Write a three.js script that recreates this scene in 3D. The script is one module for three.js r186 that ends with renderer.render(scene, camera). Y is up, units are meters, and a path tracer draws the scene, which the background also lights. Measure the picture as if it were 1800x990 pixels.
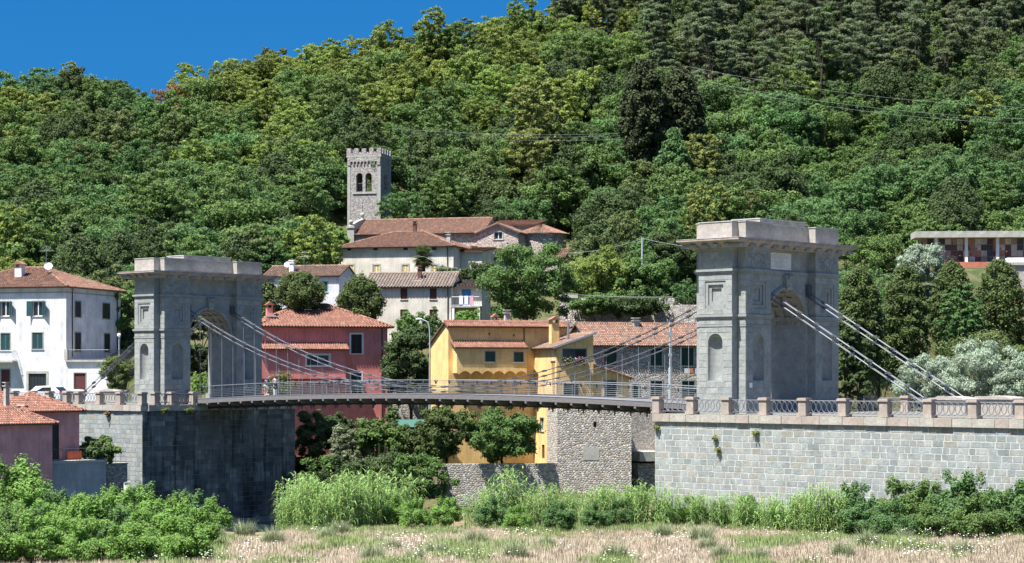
import * as THREE from 'three';
import { mergeGeometries } from 'three/addons/utils/BufferGeometryUtils.js';
import { MarchingCubes } from 'three/addons/objects/MarchingCubes.js';
import { Brush, Evaluator, SUBTRACTION } from 'three-bvh-csg';

// ---------------------------------------------------------------- camera, sky, sun, exposure
const scene = new THREE.Scene();
const FOCAL = 3580, EYE = 13;                       // focal length in pixels of the 1800 x 990 frame, eye height above the river
const camera = new THREE.PerspectiveCamera(2 * Math.atan(495 / FOCAL) * 180 / Math.PI, 1800 / 990, 1, 3000);
camera.position.set(0, EYE, 0);
camera.lookAt(0, EYE, -100);
camera.setViewOffset(1800, 990, 0, -165, 1800, 990);   // lens shifted up, verticals stay vertical
const renderer = new THREE.WebGLRenderer({ antialias: true });
renderer.setSize(1800, 990);
renderer.toneMapping = THREE.LinearToneMapping;
renderer.toneMappingExposure = 2.7;
renderer.shadowMap.enabled = true;

const SUN_DIR = new THREE.Vector3(-0.341, 0.906, 0.249).normalize();
const sun = new THREE.DirectionalLight(new THREE.Color().setRGB(1.0, 0.95, 0.87), 4.9);
sun.position.copy(SUN_DIR).multiplyScalar(400).add(new THREE.Vector3(0, 0, -200));
sun.target.position.set(0, 0, -200);
sun.castShadow = true;
Object.assign(sun.shadow.camera, { left: -220, right: 220, top: 220, bottom: -220, near: 10, far: 900 });
sun.shadow.mapSize.set(4096, 4096);
scene.add(sun, sun.target);

{ // clear deep blue summer sky: colour by elevation, with the pale aureole of the sun
  const w = 512, h = 256, data = new Float32Array(w * h * 4);
  const stops = [[-90, .10, .12, .12], [-1, .12, .14, .15], [0, .42, .62, .86], [3, .2, .42, .76], [7, .03, .24, .62], [14, .016, .19, .55], [35, .026, .155, .48], [90, .02, .11, .38]];
  for (let j = 0; j < h; j++) {
    const el = (j + .5) / h * 180 - 90;
    let k = 0; while (k < stops.length - 2 && stops[k + 1][0] < el) k++;
    const t = Math.min(1, Math.max(0, (el - stops[k][0]) / (stops[k + 1][0] - stops[k][0])));
    for (let i = 0; i < w; i++) {
      const az = (i + .5) / w * 2 * Math.PI - Math.PI, ce = Math.cos(el * Math.PI / 180);
      const c = Math.max(0, Math.cos(az) * ce * SUN_DIR.x + Math.sin(el * Math.PI / 180) * SUN_DIR.y + Math.sin(az) * ce * SUN_DIR.z);
      const glow = el > 0 ? .8 * Math.pow(c, 26) + .19 * Math.pow(c, 5) : 0;
      for (let q = 0; q < 3; q++) data[(j * w + i) * 4 + q] = (stops[k][q + 1] * (1 - t) + stops[k + 1][q + 1] * t) * .375 + glow * [.96, .97, 1][q];
      data[(j * w + i) * 4 + 3] = 1;
    }
  }
  const sky = new THREE.DataTexture(data, w, h, THREE.RGBAFormat, THREE.FloatType);
  sky.mapping = THREE.EquirectangularReflectionMapping; sky.magFilter = THREE.LinearFilter; sky.minFilter = THREE.LinearFilter; sky.needsUpdate = true;
  scene.background = sky; scene.environment = sky;
}

// ---------------------------------------------------------------- helpers
const V = (x, y, z) => new THREE.Vector3(x, y, z);
const RAD = Math.PI / 180;
function rng(seed) { let a = seed >>> 0; return () => { a = (a + 0x6D2B79F5) | 0; let t = Math.imul(a ^ (a >>> 15), 1 | a); t = (t + Math.imul(t ^ (t >>> 7), 61 | t)) ^ t; return ((t ^ (t >>> 14)) >>> 0) / 4294967296; }; }
const lerp = (a, b, t) => a + (b - a) * t;
const smooth = (a, b, x) => { const t = Math.min(1, Math.max(0, (x - a) / (b - a))); return t * t * (3 - 2 * t); };
const hash2 = (i, j, s) => { let h = Math.imul(i, 374761393) + Math.imul(j, 668265263) + Math.imul(s, 974634777); h = Math.imul(h ^ (h >>> 13), 1274126177); return ((h ^ (h >>> 16)) >>> 0) / 4294967296; };
function noise2(x, y, s, per) { // value noise, periodic when per is given
  const i = Math.floor(x), j = Math.floor(y), u = x - i, v = y - j, m = per ? (a) => ((a % per) + per) % per : (a) => a;
  const f = (a, b) => hash2(m(a), m(b), s), su = u * u * (3 - 2 * u), sv = v * v * (3 - 2 * v);
  return lerp(lerp(f(i, j), f(i + 1, j), su), lerp(f(i, j + 1), f(i + 1, j + 1), su), sv);
}
function fbm(x, y, s, oct, per) { let a = 0, w = .5, t = 0; for (let o = 0; o < oct; o++) { a += w * noise2(x, y, s + o * 17, per); t += w; w *= .55; x *= 2; y *= 2; if (per) per *= 2; } return a / t; }
function texture(n, m, f, srgb) { // f(u, v) -> [r, g, b] in 0..1, tiles
  const d = new Uint8Array(n * m * 4);
  for (let j = 0; j < m; j++) for (let i = 0; i < n; i++) { const c = f(i / n, j / m), k = (j * n + i) * 4; for (let q = 0; q < 3; q++) d[k + q] = Math.max(0, Math.min(255, Math.round(255 * (Array.isArray(c) ? c[q] : c)))); d[k + 3] = 255; }
  const t = new THREE.DataTexture(d, n, m); t.wrapS = t.wrapT = THREE.RepeatWrapping; t.magFilter = THREE.LinearFilter; t.minFilter = THREE.LinearMipmapLinearFilter; t.generateMipmaps = true;
  if (srgb) t.colorSpace = THREE.SRGBColorSpace; t.needsUpdate = true; return t;
}
const tiled = (t, size) => { const c = t.clone(); c.repeat.set(1 / size, 1 / size); c.needsUpdate = true; return c; };

// a pixel of the 1800 x 990 photograph at a depth, as a point of the place
const at = (px, py, d) => V((px - 900) / FOCAL * d, EYE + (660 - py) / FOCAL * d, -d);
const pxOf = (p) => 900 + FOCAL * p.x / -p.z, pyOf = (p) => 660 - FOCAL * (p.y - EYE) / -p.z;

const names = {};
function numbered(n) { const k = names[n] = (names[n] ?? -1) + 1; return k ? `${n}_${String(k).padStart(3, '0')}` : n; }
function tag(o, label, category, group, kind) { if (label) o.userData.label = label; if (category) o.userData.category = category; if (group) o.userData.group = group; if (kind) o.userData.kind = kind; return o; }
function thing(name, label, category, p = V(0, 0, 0), turn = 0, group) {
  const o = new THREE.Group(); o.name = numbered(name); o.position.copy(p); o.rotation.y = turn; scene.add(o);
  return tag(o, label, category, group);
}
function copyOf(o, p, turn, label, scale) {
  const c = o.clone(); c.userData = { ...o.userData }; c.name = numbered(o.name.replace(/_\d{3}$/, '')); scene.add(c);
  if (p) c.position.copy(p); if (turn !== undefined) c.rotation.y = turn; if (label) c.userData.label = label; if (scale) c.scale.setScalar(scale);
  return c;
}
function planar(g) { // uv in metres, laid on by the way each face points
  const p = g.attributes.position, n = g.attributes.normal, uv = new Float32Array(p.count * 2);
  for (let i = 0; i < p.count; i++) {
    const x = p.getX(i), y = p.getY(i), z = p.getZ(i), ax = Math.abs(n.getX(i)), ay = Math.abs(n.getY(i)), az = Math.abs(n.getZ(i));
    if (ay > ax && ay > az) { uv[2 * i] = x; uv[2 * i + 1] = z; } else if (ax > az) { uv[2 * i] = z; uv[2 * i + 1] = y; } else { uv[2 * i] = x; uv[2 * i + 1] = y; }
  }
  g.setAttribute('uv', new THREE.BufferAttribute(uv, 2)); return g;
}
function flat(g) { // separate faces with their own normals
  const f = g.index ? g.toNonIndexed() : g; const r = new THREE.BufferGeometry();
  r.setAttribute('position', f.attributes.position); if (f.attributes.color) r.setAttribute('color', f.attributes.color);
  r.computeVertexNormals(); return planar(r);
}
function soft(g) { const r = g.index ? g.toNonIndexed() : g.clone(); if (!r.attributes.normal) r.computeVertexNormals(); for (const k of Object.keys(r.attributes)) if (!['position', 'normal', 'color'].includes(k)) r.deleteAttribute(k); return planar(r); }
function mesh(name, geos, mat, parent, o = {}) {
  const list = (Array.isArray(geos) ? geos : [geos]).map((g) => (o.soft ? soft(g) : flat(g)));
  const g = list.length > 1 ? mergeGeometries(list) : list[0];
  return place(name, g, mat, parent, o);
}
function place(name, g, mat, parent, o = {}) {
  const m = new THREE.Mesh(g, mat); m.castShadow = m.receiveShadow = true;
  if (parent) { m.name = name; parent.add(m); } else { m.name = numbered(name); scene.add(m); }
  if (o.label) m.userData.label = o.label; if (o.kind) m.userData.kind = o.kind;
  if (o.category) m.userData.category = o.category; if (o.group) m.userData.group = o.group;
  return m;
}
const bx = (x0, x1, y0, y1, z0, z1) => new THREE.BoxGeometry(Math.abs(x1 - x0), Math.abs(y1 - y0), Math.abs(z1 - z0)).translate((x0 + x1) / 2, (y0 + y1) / 2, (z0 + z1) / 2);
function chamfered(x0, x1, y0, y1, z0, z1, c = .03) { // box with chamfered vertical and top edges
  const s = new THREE.Shape([[x0 + c, z0], [x1 - c, z0], [x1, z0 + c], [x1, z1 - c], [x1 - c, z1], [x0 + c, z1], [x0, z1 - c], [x0, z0 + c]].map((p) => new THREE.Vector2(p[0], -p[1])));
  return new THREE.ExtrudeGeometry(s, { depth: y1 - y0, bevelEnabled: false }).rotateX(-Math.PI / 2).translate(0, y0, 0);
}
function bar(a, b, r, n = 6, r2 = r) { // round bar from a to b
  const d = b.clone().sub(a), l = d.length();
  return new THREE.CylinderGeometry(r2, r, l, n).applyQuaternion(new THREE.Quaternion().setFromUnitVectors(V(0, 1, 0), d.normalize())).translate((a.x + b.x) / 2, (a.y + b.y) / 2, (a.z + b.z) / 2);
}
function beam(a, b, w, h) { // flat bar from a to b, h upright
  const d = b.clone().sub(a), l = d.length(), m = new THREE.Matrix4(), x = d.normalize(), z = x.clone().cross(V(0, 1, 0)).normalize(), y = z.clone().cross(x);
  m.makeBasis(x, y, z).setPosition(a.clone().add(b).multiplyScalar(.5));
  return new THREE.BoxGeometry(l, h, w).applyMatrix4(m);
}
const tube = (pts, r, n = 24, k = 6) => new THREE.TubeGeometry(new THREE.CatmullRomCurve3(pts), n, r, k);
const prism = (pts, y0, y1) => new THREE.ExtrudeGeometry(new THREE.Shape(pts.map((p) => new THREE.Vector2(p[0], -p[1]))), { depth: y1 - y0, bevelEnabled: false }).rotateX(-Math.PI / 2).translate(0, y0, 0); // outline in x, z
function offset(pts, o) { // outline with right angles only, moved outwards
  let area = 0; const n = pts.length; for (let i = 0; i < n; i++) area += pts[i][0] * pts[(i + 1) % n][1] - pts[(i + 1) % n][0] * pts[i][1];
  const s = area > 0 ? 1 : -1;
  return pts.map((p, i) => { const a = pts[(i + n - 1) % n], b = pts[(i + 1) % n], e1 = [p[0] - a[0], p[1] - a[1]], e2 = [b[0] - p[0], b[1] - p[1]], l1 = Math.hypot(...e1), l2 = Math.hypot(...e2); return [p[0] + s * o * (e1[1] / l1 + e2[1] / l2), p[1] - s * o * (e1[0] / l1 + e2[0] / l2)]; });
}
const rgb = (r, g, b) => new THREE.Color().setRGB(r, g, b);
const srgb = (r, g, b) => new THREE.Color().setRGB(r / 255, g / 255, b / 255, THREE.SRGBColorSpace);
const tint = (g, c) => { const n = g.attributes.position.count, a = new Float32Array(n * 3); for (let i = 0; i < n; i++) { a[3 * i] = c.r; a[3 * i + 1] = c.g; a[3 * i + 2] = c.b; } g.setAttribute('color', new THREE.BufferAttribute(a, 3)); return g; };

// ---------------------------------------------------------------- materials
const T = {};
T.stone = texture(512, 512, (u, v) => { const a = fbm(u * 6, v * 6, 3, 5, 6), b = fbm(u * 40, v * 40, 9, 3, 40); const k = .74 + .26 * a + .16 * (b - .5); return [k, k * (.985 + .03 * fbm(u * 4, v * 4, 77, 2, 4)), k * .985]; }, true);
T.stoneBump = texture(512, 512, (u, v) => .5 + .5 * (fbm(u * 24, v * 24, 31, 5, 24) - .5) + .25 * (fbm(u * 90, v * 90, 13, 2, 90) - .5));
T.plaster = texture(512, 512, (u, v) => { const a = fbm(u * 5, v * 5, 41, 5, 5), b = fbm(u * 60, v * 60, 5, 2, 60), st = fbm(u * 30, v * 3, 55, 3, 3 * 10); return .77 + .22 * a + .08 * (b - .5) + .13 * (st - .5); }, true);
T.plasterBump = texture(256, 256, (u, v) => fbm(u * 40, v * 40, 71, 4, 40));
{ // rubble masonry: irregular flattened stones in pale mortar
  const n = 512, cx = 14, cy = 26, pts = [];
  for (let j = 0; j < cy; j++) for (let i = 0; i < cx; i++) pts.push([(i + .15 + .7 * hash2(i, j, 5) + (j & 1) * .5) / cx, (j + .15 + .7 * hash2(i, j, 6)) / cy, hash2(i, j, 7), hash2(i, j, 8)]);
  const cell = (u, v) => {
    const wu = u + .012 * (fbm(u * 30, v * 30, 3, 2, 30) - .5), wv = v + .012 * (fbm(u * 30, v * 30, 4, 2, 30) - .5), gi = Math.floor(wu * cx), gj = Math.floor(wv * cy); let d1 = 9, d2 = 9, best = null;
    for (let b = -2; b <= 2; b++) for (let a = -2; a <= 2; a++) {
      const i = ((gi + a) % cx + cx) % cx, j = ((gj + b) % cy + cy) % cy, p = pts[j * cx + i];
      let du = wu - p[0], dv = wv - p[1]; du -= Math.round(du); dv -= Math.round(dv);
      const d = Math.hypot(du * cx, dv * cy * .95); if (d < d1) { d2 = d1; d1 = d; best = p; } else if (d < d2) d2 = d;
    }
    return [Math.max(0, d2 - d1), best];
  };
  T.rubble = texture(n, n, (u, v) => { const [e, p] = cell(u, v), m = smooth(.06, .2, e), k = .56 + .36 * p[2] + .16 * (fbm(u * 60, v * 60, 2, 3, 60) - .5), w = p[3]; return [lerp(.80, k * (1 + .08 * (w - .4)), m), lerp(.78, k * .985, m), lerp(.74, k * (1 - .1 * (w - .35)), m)]; }, true);
  T.rubbleBump = texture(n, n, (u, v) => { const [e, p] = cell(u, v); return Math.min(1, smooth(0, .45, e) * (.55 + .45 * p[2]) + .14 * (fbm(u * 70, v * 70, 8, 3, 70) - .5)); });
}
T.streak = texture(1024, 512, (u, v) => { // water stains and lime runs on the river face of the old pier: vertical runs of uneven length
  const run = fbm(u * 46, v * 2, 19, 4, 46), patch = fbm(u * 7, v * 4, 23, 4, 7), lime = Math.pow(fbm(u * 90, v * 5, 29, 3, 90), 3) * smooth(.45, .75, fbm(u * 12, v * 5, 37, 3, 12));
  const k = .52 + .55 * patch * .8 - .75 * smooth(.5, .82, run) * .5 + 1.5 * lime; return [k * .98, k, k * 1.02];
}, true);
T.grain = texture(256, 256, (u, v) => .72 + .3 * fbm(u * 4, v * 60, 14, 4, 60) + .1 * (fbm(u * 30, v * 90, 15, 2, 30) - .5), true);
const std = (o) => new THREE.MeshStandardMaterial({ roughness: .9, metalness: 0, ...o });
const M = {
  block: std({ map: tiled(T.stone, 2.2), bumpMap: tiled(T.stoneBump, 1.6), bumpScale: .02, vertexColors: true, roughness: .92 }),
  stone: std({ color: rgb(.335, .36, .37), map: tiled(T.stone, 3), bumpMap: tiled(T.stoneBump, 2), bumpScale: .012 }),
  mortar: std({ color: rgb(.55, .565, .57), map: tiled(T.stone, 1.4) }),
  pinkStone: std({ color: rgb(.42, .36, .335), map: tiled(T.stone, 2), bumpMap: tiled(T.stoneBump, 1.2), bumpScale: .01 }),
  darkPier: std({ map: tiled(T.streak, 10), bumpMap: tiled(T.stoneBump, 1.6), bumpScale: .02, vertexColors: true }),
  lead: std({ color: rgb(.55, .56, .58), roughness: .55, map: tiled(T.stone, 2) }),
  rubble: std({ color: rgb(.86, .84, .80), map: tiled(T.rubble, 4.2), bumpMap: tiled(T.rubbleBump, 4.2), bumpScale: .14 }),
  rubbleDark: std({ color: rgb(.74, .73, .70), map: tiled(T.rubble, 4.2), bumpMap: tiled(T.rubbleBump, 4.2), bumpScale: .12 }),
  rubbleFine: std({ color: rgb(.80, .77, .72), map: tiled(T.rubble, 3), bumpMap: tiled(T.rubbleBump, 3), bumpScale: .08 }),
  ring: std({ color: rgb(.14, .155, .18), roughness: .5, metalness: .3 }),
  wireGrey: std({ color: rgb(.22, .235, .26), roughness: .45, metalness: .4 }),
  iron: std({ color: rgb(.13, .145, .165), roughness: .5, metalness: .35, map: tiled(T.stone, .8) }),
  steel: std({ color: rgb(.36, .38, .41), roughness: .38, metalness: .7 }),
  greyPaint: std({ color: rgb(.30, .33, .37), roughness: .5, metalness: .3 }),
  oldWood: std({ color: rgb(.19, .18, .19), map: tiled(T.grain, 1.4), bumpMap: tiled(T.grain, 1.4), bumpScale: .01 }),
  darkWood: std({ color: rgb(.045, .042, .045), map: tiled(T.grain, 1.4) }),
  glass: new THREE.MeshPhysicalMaterial({ color: rgb(.02, .025, .03), roughness: .06, metalness: 0, specularIntensity: 1 }),
  greenShutter: std({ color: rgb(.012, .06, .052), roughness: .55 }),
  tealShutter: std({ color: rgb(.035, .115, .135), roughness: .6 }),
  brownShutter: std({ color: rgb(.12, .05, .035), roughness: .65 }),
  creamShutter: std({ color: rgb(.82, .68, .40), roughness: .6 }),
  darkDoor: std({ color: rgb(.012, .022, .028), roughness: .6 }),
  redDoor: std({ color: rgb(.12, .03, .035), roughness: .6, map: tiled(T.grain, 1) }),
  whiteFrame: std({ color: rgb(.72, .72, .70), roughness: .7 }),
  greyStoneTrim: std({ color: rgb(.46, .46, .44), map: tiled(T.stone, 1.5) }),
  copper: std({ color: rgb(.055, .035, .035), roughness: .5, metalness: .2 }),
  concrete: std({ color: rgb(.52, .51, .49), map: tiled(T.stone, 2.5), bumpMap: tiled(T.plasterBump, 1), bumpScale: .004 }),
  asphalt: std({ color: rgb(.20, .195, .185), map: tiled(T.stone, 2) }),
  bark: std({ color: rgb(.07, .055, .04), map: tiled(T.grain, .8), bumpMap: tiled(T.grain, .8), bumpScale: .03 }),
  white: std({ color: rgb(.8, .8, .79), roughness: .6 }),
};
const plasterMat = (r, g, b, s = 4.5) => std({ color: rgb(r, g, b), map: tiled(T.plaster, s), bumpMap: tiled(T.plasterBump, 1.3), bumpScale: .004 });
// ---------------------------------------------------------------- the bridge's own frame: a along the bridge, b across it
const TH = .747, CT = Math.cos(TH), ST = Math.sin(TH);
const bp = (a, y, b) => V(-32.689 + a * CT + b * ST, y, -(176.337 - a * ST + b * CT));
const abOf = (x, d) => { const u = x + 32.689, v = d - 176.337; return [u * CT - v * ST, u * ST + v * CT]; };
const ROAD = 10.5, FACE_L = 4.4, FACE_R = 59.7, EDGE_N = -2.5, EDGE_F = 14.5;

// ---------------------------------------------------------------- terrain, one sheet to beyond the ridge
const curve = (pts, x) => { if (x <= pts[0][0]) return pts[0][1]; for (let i = 1; i < pts.length; i++) if (x <= pts[i][0]) return lerp(pts[i - 1][1], pts[i][1], (x - pts[i - 1][0]) / (pts[i][0] - pts[i - 1][0])); return pts[pts.length - 1][1]; };
const HILL = [[176, 8], [190, 9], [200, 12], [215, 17], [240, 24], [270, 31], [300, 44], [330, 58], [360, 72], [400, 92], [450, 117], [620, 200]];
const HILL_R = [[140, 10.2], [160, 10.6], [175, 12.6], [200, 18], [222, 24.6], [236, 26], [270, 37], [300, 49], [330, 61], [360, 74], [400, 93], [450, 117], [620, 200]];
const SKYLINE = [[-400, 230], [-60, 172], [0, 158], [60, 136], [110, 118], [232, 126], [256, 196], [276, 196], [300, 146], [335, 104], [400, 96], [500, 76], [560, 72], [640, 44], [720, 44], [840, 30], [900, -20], [1000, -90], [1300, -240], [1800, -420], [2600, -700]];
function ground(x, d) {
  const [a, b] = abOf(x, d), px = 900 + FOCAL * x / Math.max(d, 20);
  const n = (fbm(x / 9 + 50, d / 9, 61, 3) - .5);
  // river side: a raised meadow bank, falling to the bed
  let low = d < 110 ? 4.5 : lerp(4.5, a > 52 ? 4.1 : 2.7, smooth(110, 126, d));
  if (a < 4.4) low = lerp(4.5, 4.0, smooth(110, 120, d));
  low += n * .5;
  const channel = smooth(1.5, 4.4, a) * (1 - smooth(24, 32, a)) * smooth(115, 132, d) * (1 - smooth(16, 24, b));
  const pool = smooth(378, 402, px) * (1 - smooth(488, 512, px)) * smooth(110, 121, d) * (1 - smooth(16, 24, b)) * smooth(1.5, 4.4, a);
  low = lerp(low, -1.2, Math.max(channel, pool));
  const right = smooth(56, 64, a), left = b < 14.6 || x < -.124 * d - 1 ? 1 - smooth(2, 6, a) : 0;
  const high = lerp(curve(HILL, d), curve(HILL_R, d), smooth(10, 28, x));
  let t;                                                     // how far up on the bank
  if (right > .5) t = smooth(10.5, 14.2, b); else if (left > .5) t = smooth(10.5, 14.2, b); else t = smooth(198, 211, d);
  let h = lerp(low, high, t);
  if (d > 250) { // the ridge: above it the ground falls away again
    const cap = EYE + (660 - curve(SKYLINE, px)) / FOCAL * 335 - 8.3;
    if (h > cap) h = cap - Math.min(12, (h - cap) * .35);
  }
  if (d > 228) h += n * 3;
  return h;
}
{
  const xs = [], ds = [], pos = [], idx = [];
  for (let x = -300; x <= 300.1; x += Math.abs(x) < 90 ? 2 : 10) xs.push(x);
  for (let d = -60; d < 620; d += d < 80 ? 10 : d < 135 ? 1 : d < 200 ? 1.5 : 4) ds.push(d);
  for (const d of ds) for (const x of xs) pos.push(x, ground(x, d), -d);
  const n = xs.length;
  for (let j = 0; j < ds.length - 1; j++) for (let i = 0; i < n - 1; i++) { const k = j * n + i; idx.push(k, k + 1, k + n + 1, k, k + n + 1, k + n); }
  const g = new THREE.BufferGeometry(); g.setAttribute('position', new THREE.Float32BufferAttribute(pos, 3)); g.setIndex(idx); g.computeVertexNormals();
  const gt = texture(512, 512, (u, v) => { const a = fbm(u * 8, v * 8, 101, 5, 8), b = fbm(u * 70, v * 70, 103, 2, 70), t = smooth(.42, .62, a); return [lerp(.62, .40, t) + .14 * (b - .5), lerp(.55, .46, t) + .14 * (b - .5), lerp(.44, .24, t) + .1 * (b - .5)]; }, true);
  const gc = []; for (const d of ds) for (const x of xs) { const k = smooth(126, 150, d + 8 * (fbm(x / 7, d / 7, 9, 3) - .5)); gc.push(lerp(.55, .22, k), lerp(.53, .27, k), lerp(.5, .18, k)); } g.setAttribute('color', new THREE.Float32BufferAttribute(gc, 3));
  mesh('ground', g, std({ vertexColors: true, map: tiled(gt, 14), roughness: 1 }), null, { soft: true, kind: 'structure', label: 'dry meadow, river bank and wooded hillside ground' });
  const w = new THREE.PlaneGeometry(120, 60, 1, 1).rotateX(-Math.PI / 2).translate(0, 0, 0);
  const wm = mesh('river_water', w, new THREE.MeshPhysicalMaterial({ color: rgb(.02, .035, .035), roughness: .06, ior: 1.33, bumpMap: tiled(T.plasterBump, 6), bumpScale: .02 }), null, { kind: 'structure', label: 'dark still river water at the foot of the pier' });
  wm.position.copy(bp(40, .02, 4)); wm.rotation.y = -TH;
}

// ---------------------------------------------------------------- coursed stone: each block a piece of its own
function blockWall(parent, o) {
  const { p, u, n, W, H, ch = .42, lmin = .6, lmax = 1.1, holes = [], mat = M.block, proud = .02, joint = .012, tones, seed = 1, limit = 300, name = 'block', chamfer = .015 } = o;
  const R = rng(seed), ub = V(...u), nb = V(...n), v = V(0, 1, 0), pb = V(...p);
  const cuts = [...new Set([0, H, ...holes.flatMap((h) => [h[2], h[3]])])].filter((y) => y >= 0 && y <= H).sort((a, b) => a - b);
  const courses = [];
  for (let i = 0; i < cuts.length - 1; i++) { const l = cuts[i + 1] - cuts[i]; if (l < .02) continue; const k = Math.max(1, Math.round(l / ch)); for (let j = 0; j < k; j++) courses.push([cuts[i] + l * j / k, cuts[i] + l * (j + 1) / k]); }
  const made = [];
  for (const [y0, y1] of courses) {
    let spans = [[0, W]];
    for (const h of holes) if (h[2] < (y0 + y1) / 2 && h[3] > (y0 + y1) / 2) spans = spans.flatMap(([a, b]) => [[a, Math.min(b, h[0])], [Math.max(a, h[1]), b]].filter(([c, d]) => d - c > .04));
    for (const [a, b] of spans) {
      let x = a, first = true;
      while (b - x > .01) {
        let l = (lmin + R() * (lmax - lmin)) * (first ? .4 + .6 * R() : 1); first = false;
        if (b - x - l < lmin * .55) l = b - x;
        made.push([x, Math.min(b, x + l), y0, y1]); x += l;
      }
    }
  }
  const geo = ([x0, x1, y0, y1]) => {
    const j = joint / 2, q = () => (R() - .5) * joint * .7, pr = proud * (.7 + .6 * R()), c = chamfer;
    const P = [[x0 + j + q(), y0 + j + q()], [x1 - j + q(), y0 + j + q()], [x1 - j + q(), y1 - j + q()], [x0 + j + q(), y1 - j + q()]], I = [[1, 1], [-1, 1], [-1, -1], [1, -1]];
    const pt = (k, front) => { const s = front ? c : 0, X = P[k][0] + I[k][0] * s, Y = P[k][1] + I[k][1] * s; return { w: pb.clone().addScaledVector(ub, X).addScaledVector(v, Y).addScaledVector(nb, front ? pr : -.01), uv: [X, Y] }; };
    const B = [0, 1, 2, 3].map((k) => pt(k, false)), Fr = [0, 1, 2, 3].map((k) => pt(k, true)), pos = [], uv = [];
    const quad = (A, Bq, C, D) => { for (const s of [A, Bq, C, A, C, D]) { pos.push(s.w.x, s.w.y, s.w.z); uv.push(s.uv[0] + (o.uvx ?? 0), s.uv[1]); } };
    quad(Fr[0], Fr[1], Fr[2], Fr[3]); for (let k = 0; k < 4; k++) quad(B[k], B[(k + 1) % 4], Fr[(k + 1) % 4], Fr[k]);
    const g = new THREE.BufferGeometry(); g.setAttribute('position', new THREE.Float32BufferAttribute(pos, 3)); g.setAttribute('uv', new THREE.Float32BufferAttribute(uv, 2)); g.computeVertexNormals();
    if (g.attributes.normal.getX(0) * nb.x + g.attributes.normal.getY(0) * nb.y + g.attributes.normal.getZ(0) * nb.z < 0) { const a = g.attributes.position.array; for (let i = 0; i < a.length; i += 9) for (let k = 0; k < 3; k++) { const s = a[i + 3 + k]; a[i + 3 + k] = a[i + 6 + k]; a[i + 6 + k] = s; } const b2 = g.attributes.uv.array; for (let i = 0; i < b2.length; i += 6) for (let k = 0; k < 2; k++) { const s = b2[i + 2 + k]; b2[i + 2 + k] = b2[i + 4 + k]; b2[i + 4 + k] = s; } g.computeVertexNormals(); }
    const t = tones[Math.floor(R() * tones.length)], k = .92 + .16 * R(); return tint(g, rgb(t[0] * k, t[1] * k, t[2] * k));
  };
  const rest = [];
  made.sort((a, b) => (b[1] - b[0]) * (b[3] - b[2]) - (a[1] - a[0]) * (a[3] - a[2]));
  made.forEach((m, i) => { const g = geo(m); if (i < limit) place(name, g, mat, parent); else rest.push(g); });
  if (rest.length) place(name + '_remainder', mergeGeometries(rest), mat, parent, { kind: 'stuff' });
}
M.oldMortar = std({ color: rgb(.30, .315, .32), map: tiled(T.stone, 1.4) });
const GREY = [[.40, .43, .42], [.44, .455, .435], [.37, .40, .395], [.46, .46, .425], [.42, .435, .42], [.48, .485, .46], [.36, .375, .37]];
const PYLON = [[.335, .365, .375], [.355, .38, .385], [.32, .35, .365], [.36, .38, .375], [.345, .37, .375]];
const DARKS = [[.20, .215, .215], [.24, .25, .245], [.17, .185, .19], [.28, .285, .275], [.22, .235, .24], [.33, .335, .325]];

// ---------------------------------------------------------------- abutments: local x = a, local z = -b
function abutment(name, label, a0, a1, river, tonesRiver, matRiver) {
  const t = thing(name, label, 'abutment', bp(0, 0, 0), -TH);
  const g = .002;
  mesh('core', bx(a0 + g, a1 - g, -1.4, ROAD - .55, -EDGE_F + g, -EDGE_N - g), river > 0 ? M.oldMortar : M.mortar, t);
  mesh('coping', (() => { const l = [], R = rng(9 + Math.round(a0)); // coping stones, one by one round the edge
    return l; })().concat([bx(a0 + .15, a1 - .15, ROAD - .55, ROAD - .06, -EDGE_F + .1, -EDGE_N - .1)]), M.concrete, t);
  const cop = (x0, x1, z0, z1) => place('coping_stone', flat(chamfered(x0, x1, ROAD - .52, ROAD - .015 - .03 * copR(), z0, z1, .03)), copR() < .3 ? M.pinkStone : M.copStone, t);
  const copR = rng(77 + Math.round(a0));
  for (let x = a0 - .16; x < a1; ) { const l = .8 + copR() * .9; cop(x + .01, Math.min(a1, x + l), -EDGE_N - .5, -EDGE_N + .14 + .05 * copR()); x += l; }
  const fx = river > 0 ? [a1 - .5, a1 + .15] : [a0 - .15, a0 + .5];
  for (let z = EDGE_N + .55; z < EDGE_F; ) { const l = .8 + copR() * .9; cop(fx[0], fx[1] + .04 * copR(), -Math.min(EDGE_F, z + l), -z - .01); z += l; }
  blockWall(t, { p: [a0, 0.2, -EDGE_N], u: [1, 0, 0], n: [0, 0, 1], W: a1 - a0, H: ROAD - .75, ch: .385, lmin: .42, lmax: .95, tones: river > 0 ? LIGHT : LIGHT, seed: 11 + Math.round(a0), limit: 300, proud: .008, joint: .05, chamfer: .006 });
  const xr = river > 0 ? a1 : a0;
  blockWall(t, { p: [xr, 0.2, -EDGE_N], u: [0, 0, -1], n: [river, 0, 0], W: EDGE_F - EDGE_N, H: ROAD - .75, ch: .42, lmin: .6, lmax: 1.05, tones: tonesRiver, mat: matRiver, seed: 23 + Math.round(a0), limit: river > 0 ? 300 : 60, proud: .03, joint: .025 });
  mesh('road_surface', bx(a0 + .55, a1 - .5, ROAD - .06, ROAD + .01, -EDGE_F + .5, -EDGE_N - .5), M.asphalt, t);
  return t;
}
const LIGHT = [[.325, .365, .38], [.345, .38, .395], [.295, .335, .355], [.34, .36, .355], [.365, .39, .40], [.31, .345, .365], [.27, .305, .325], [.35, .35, .33], [.335, .37, .385]];
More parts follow.
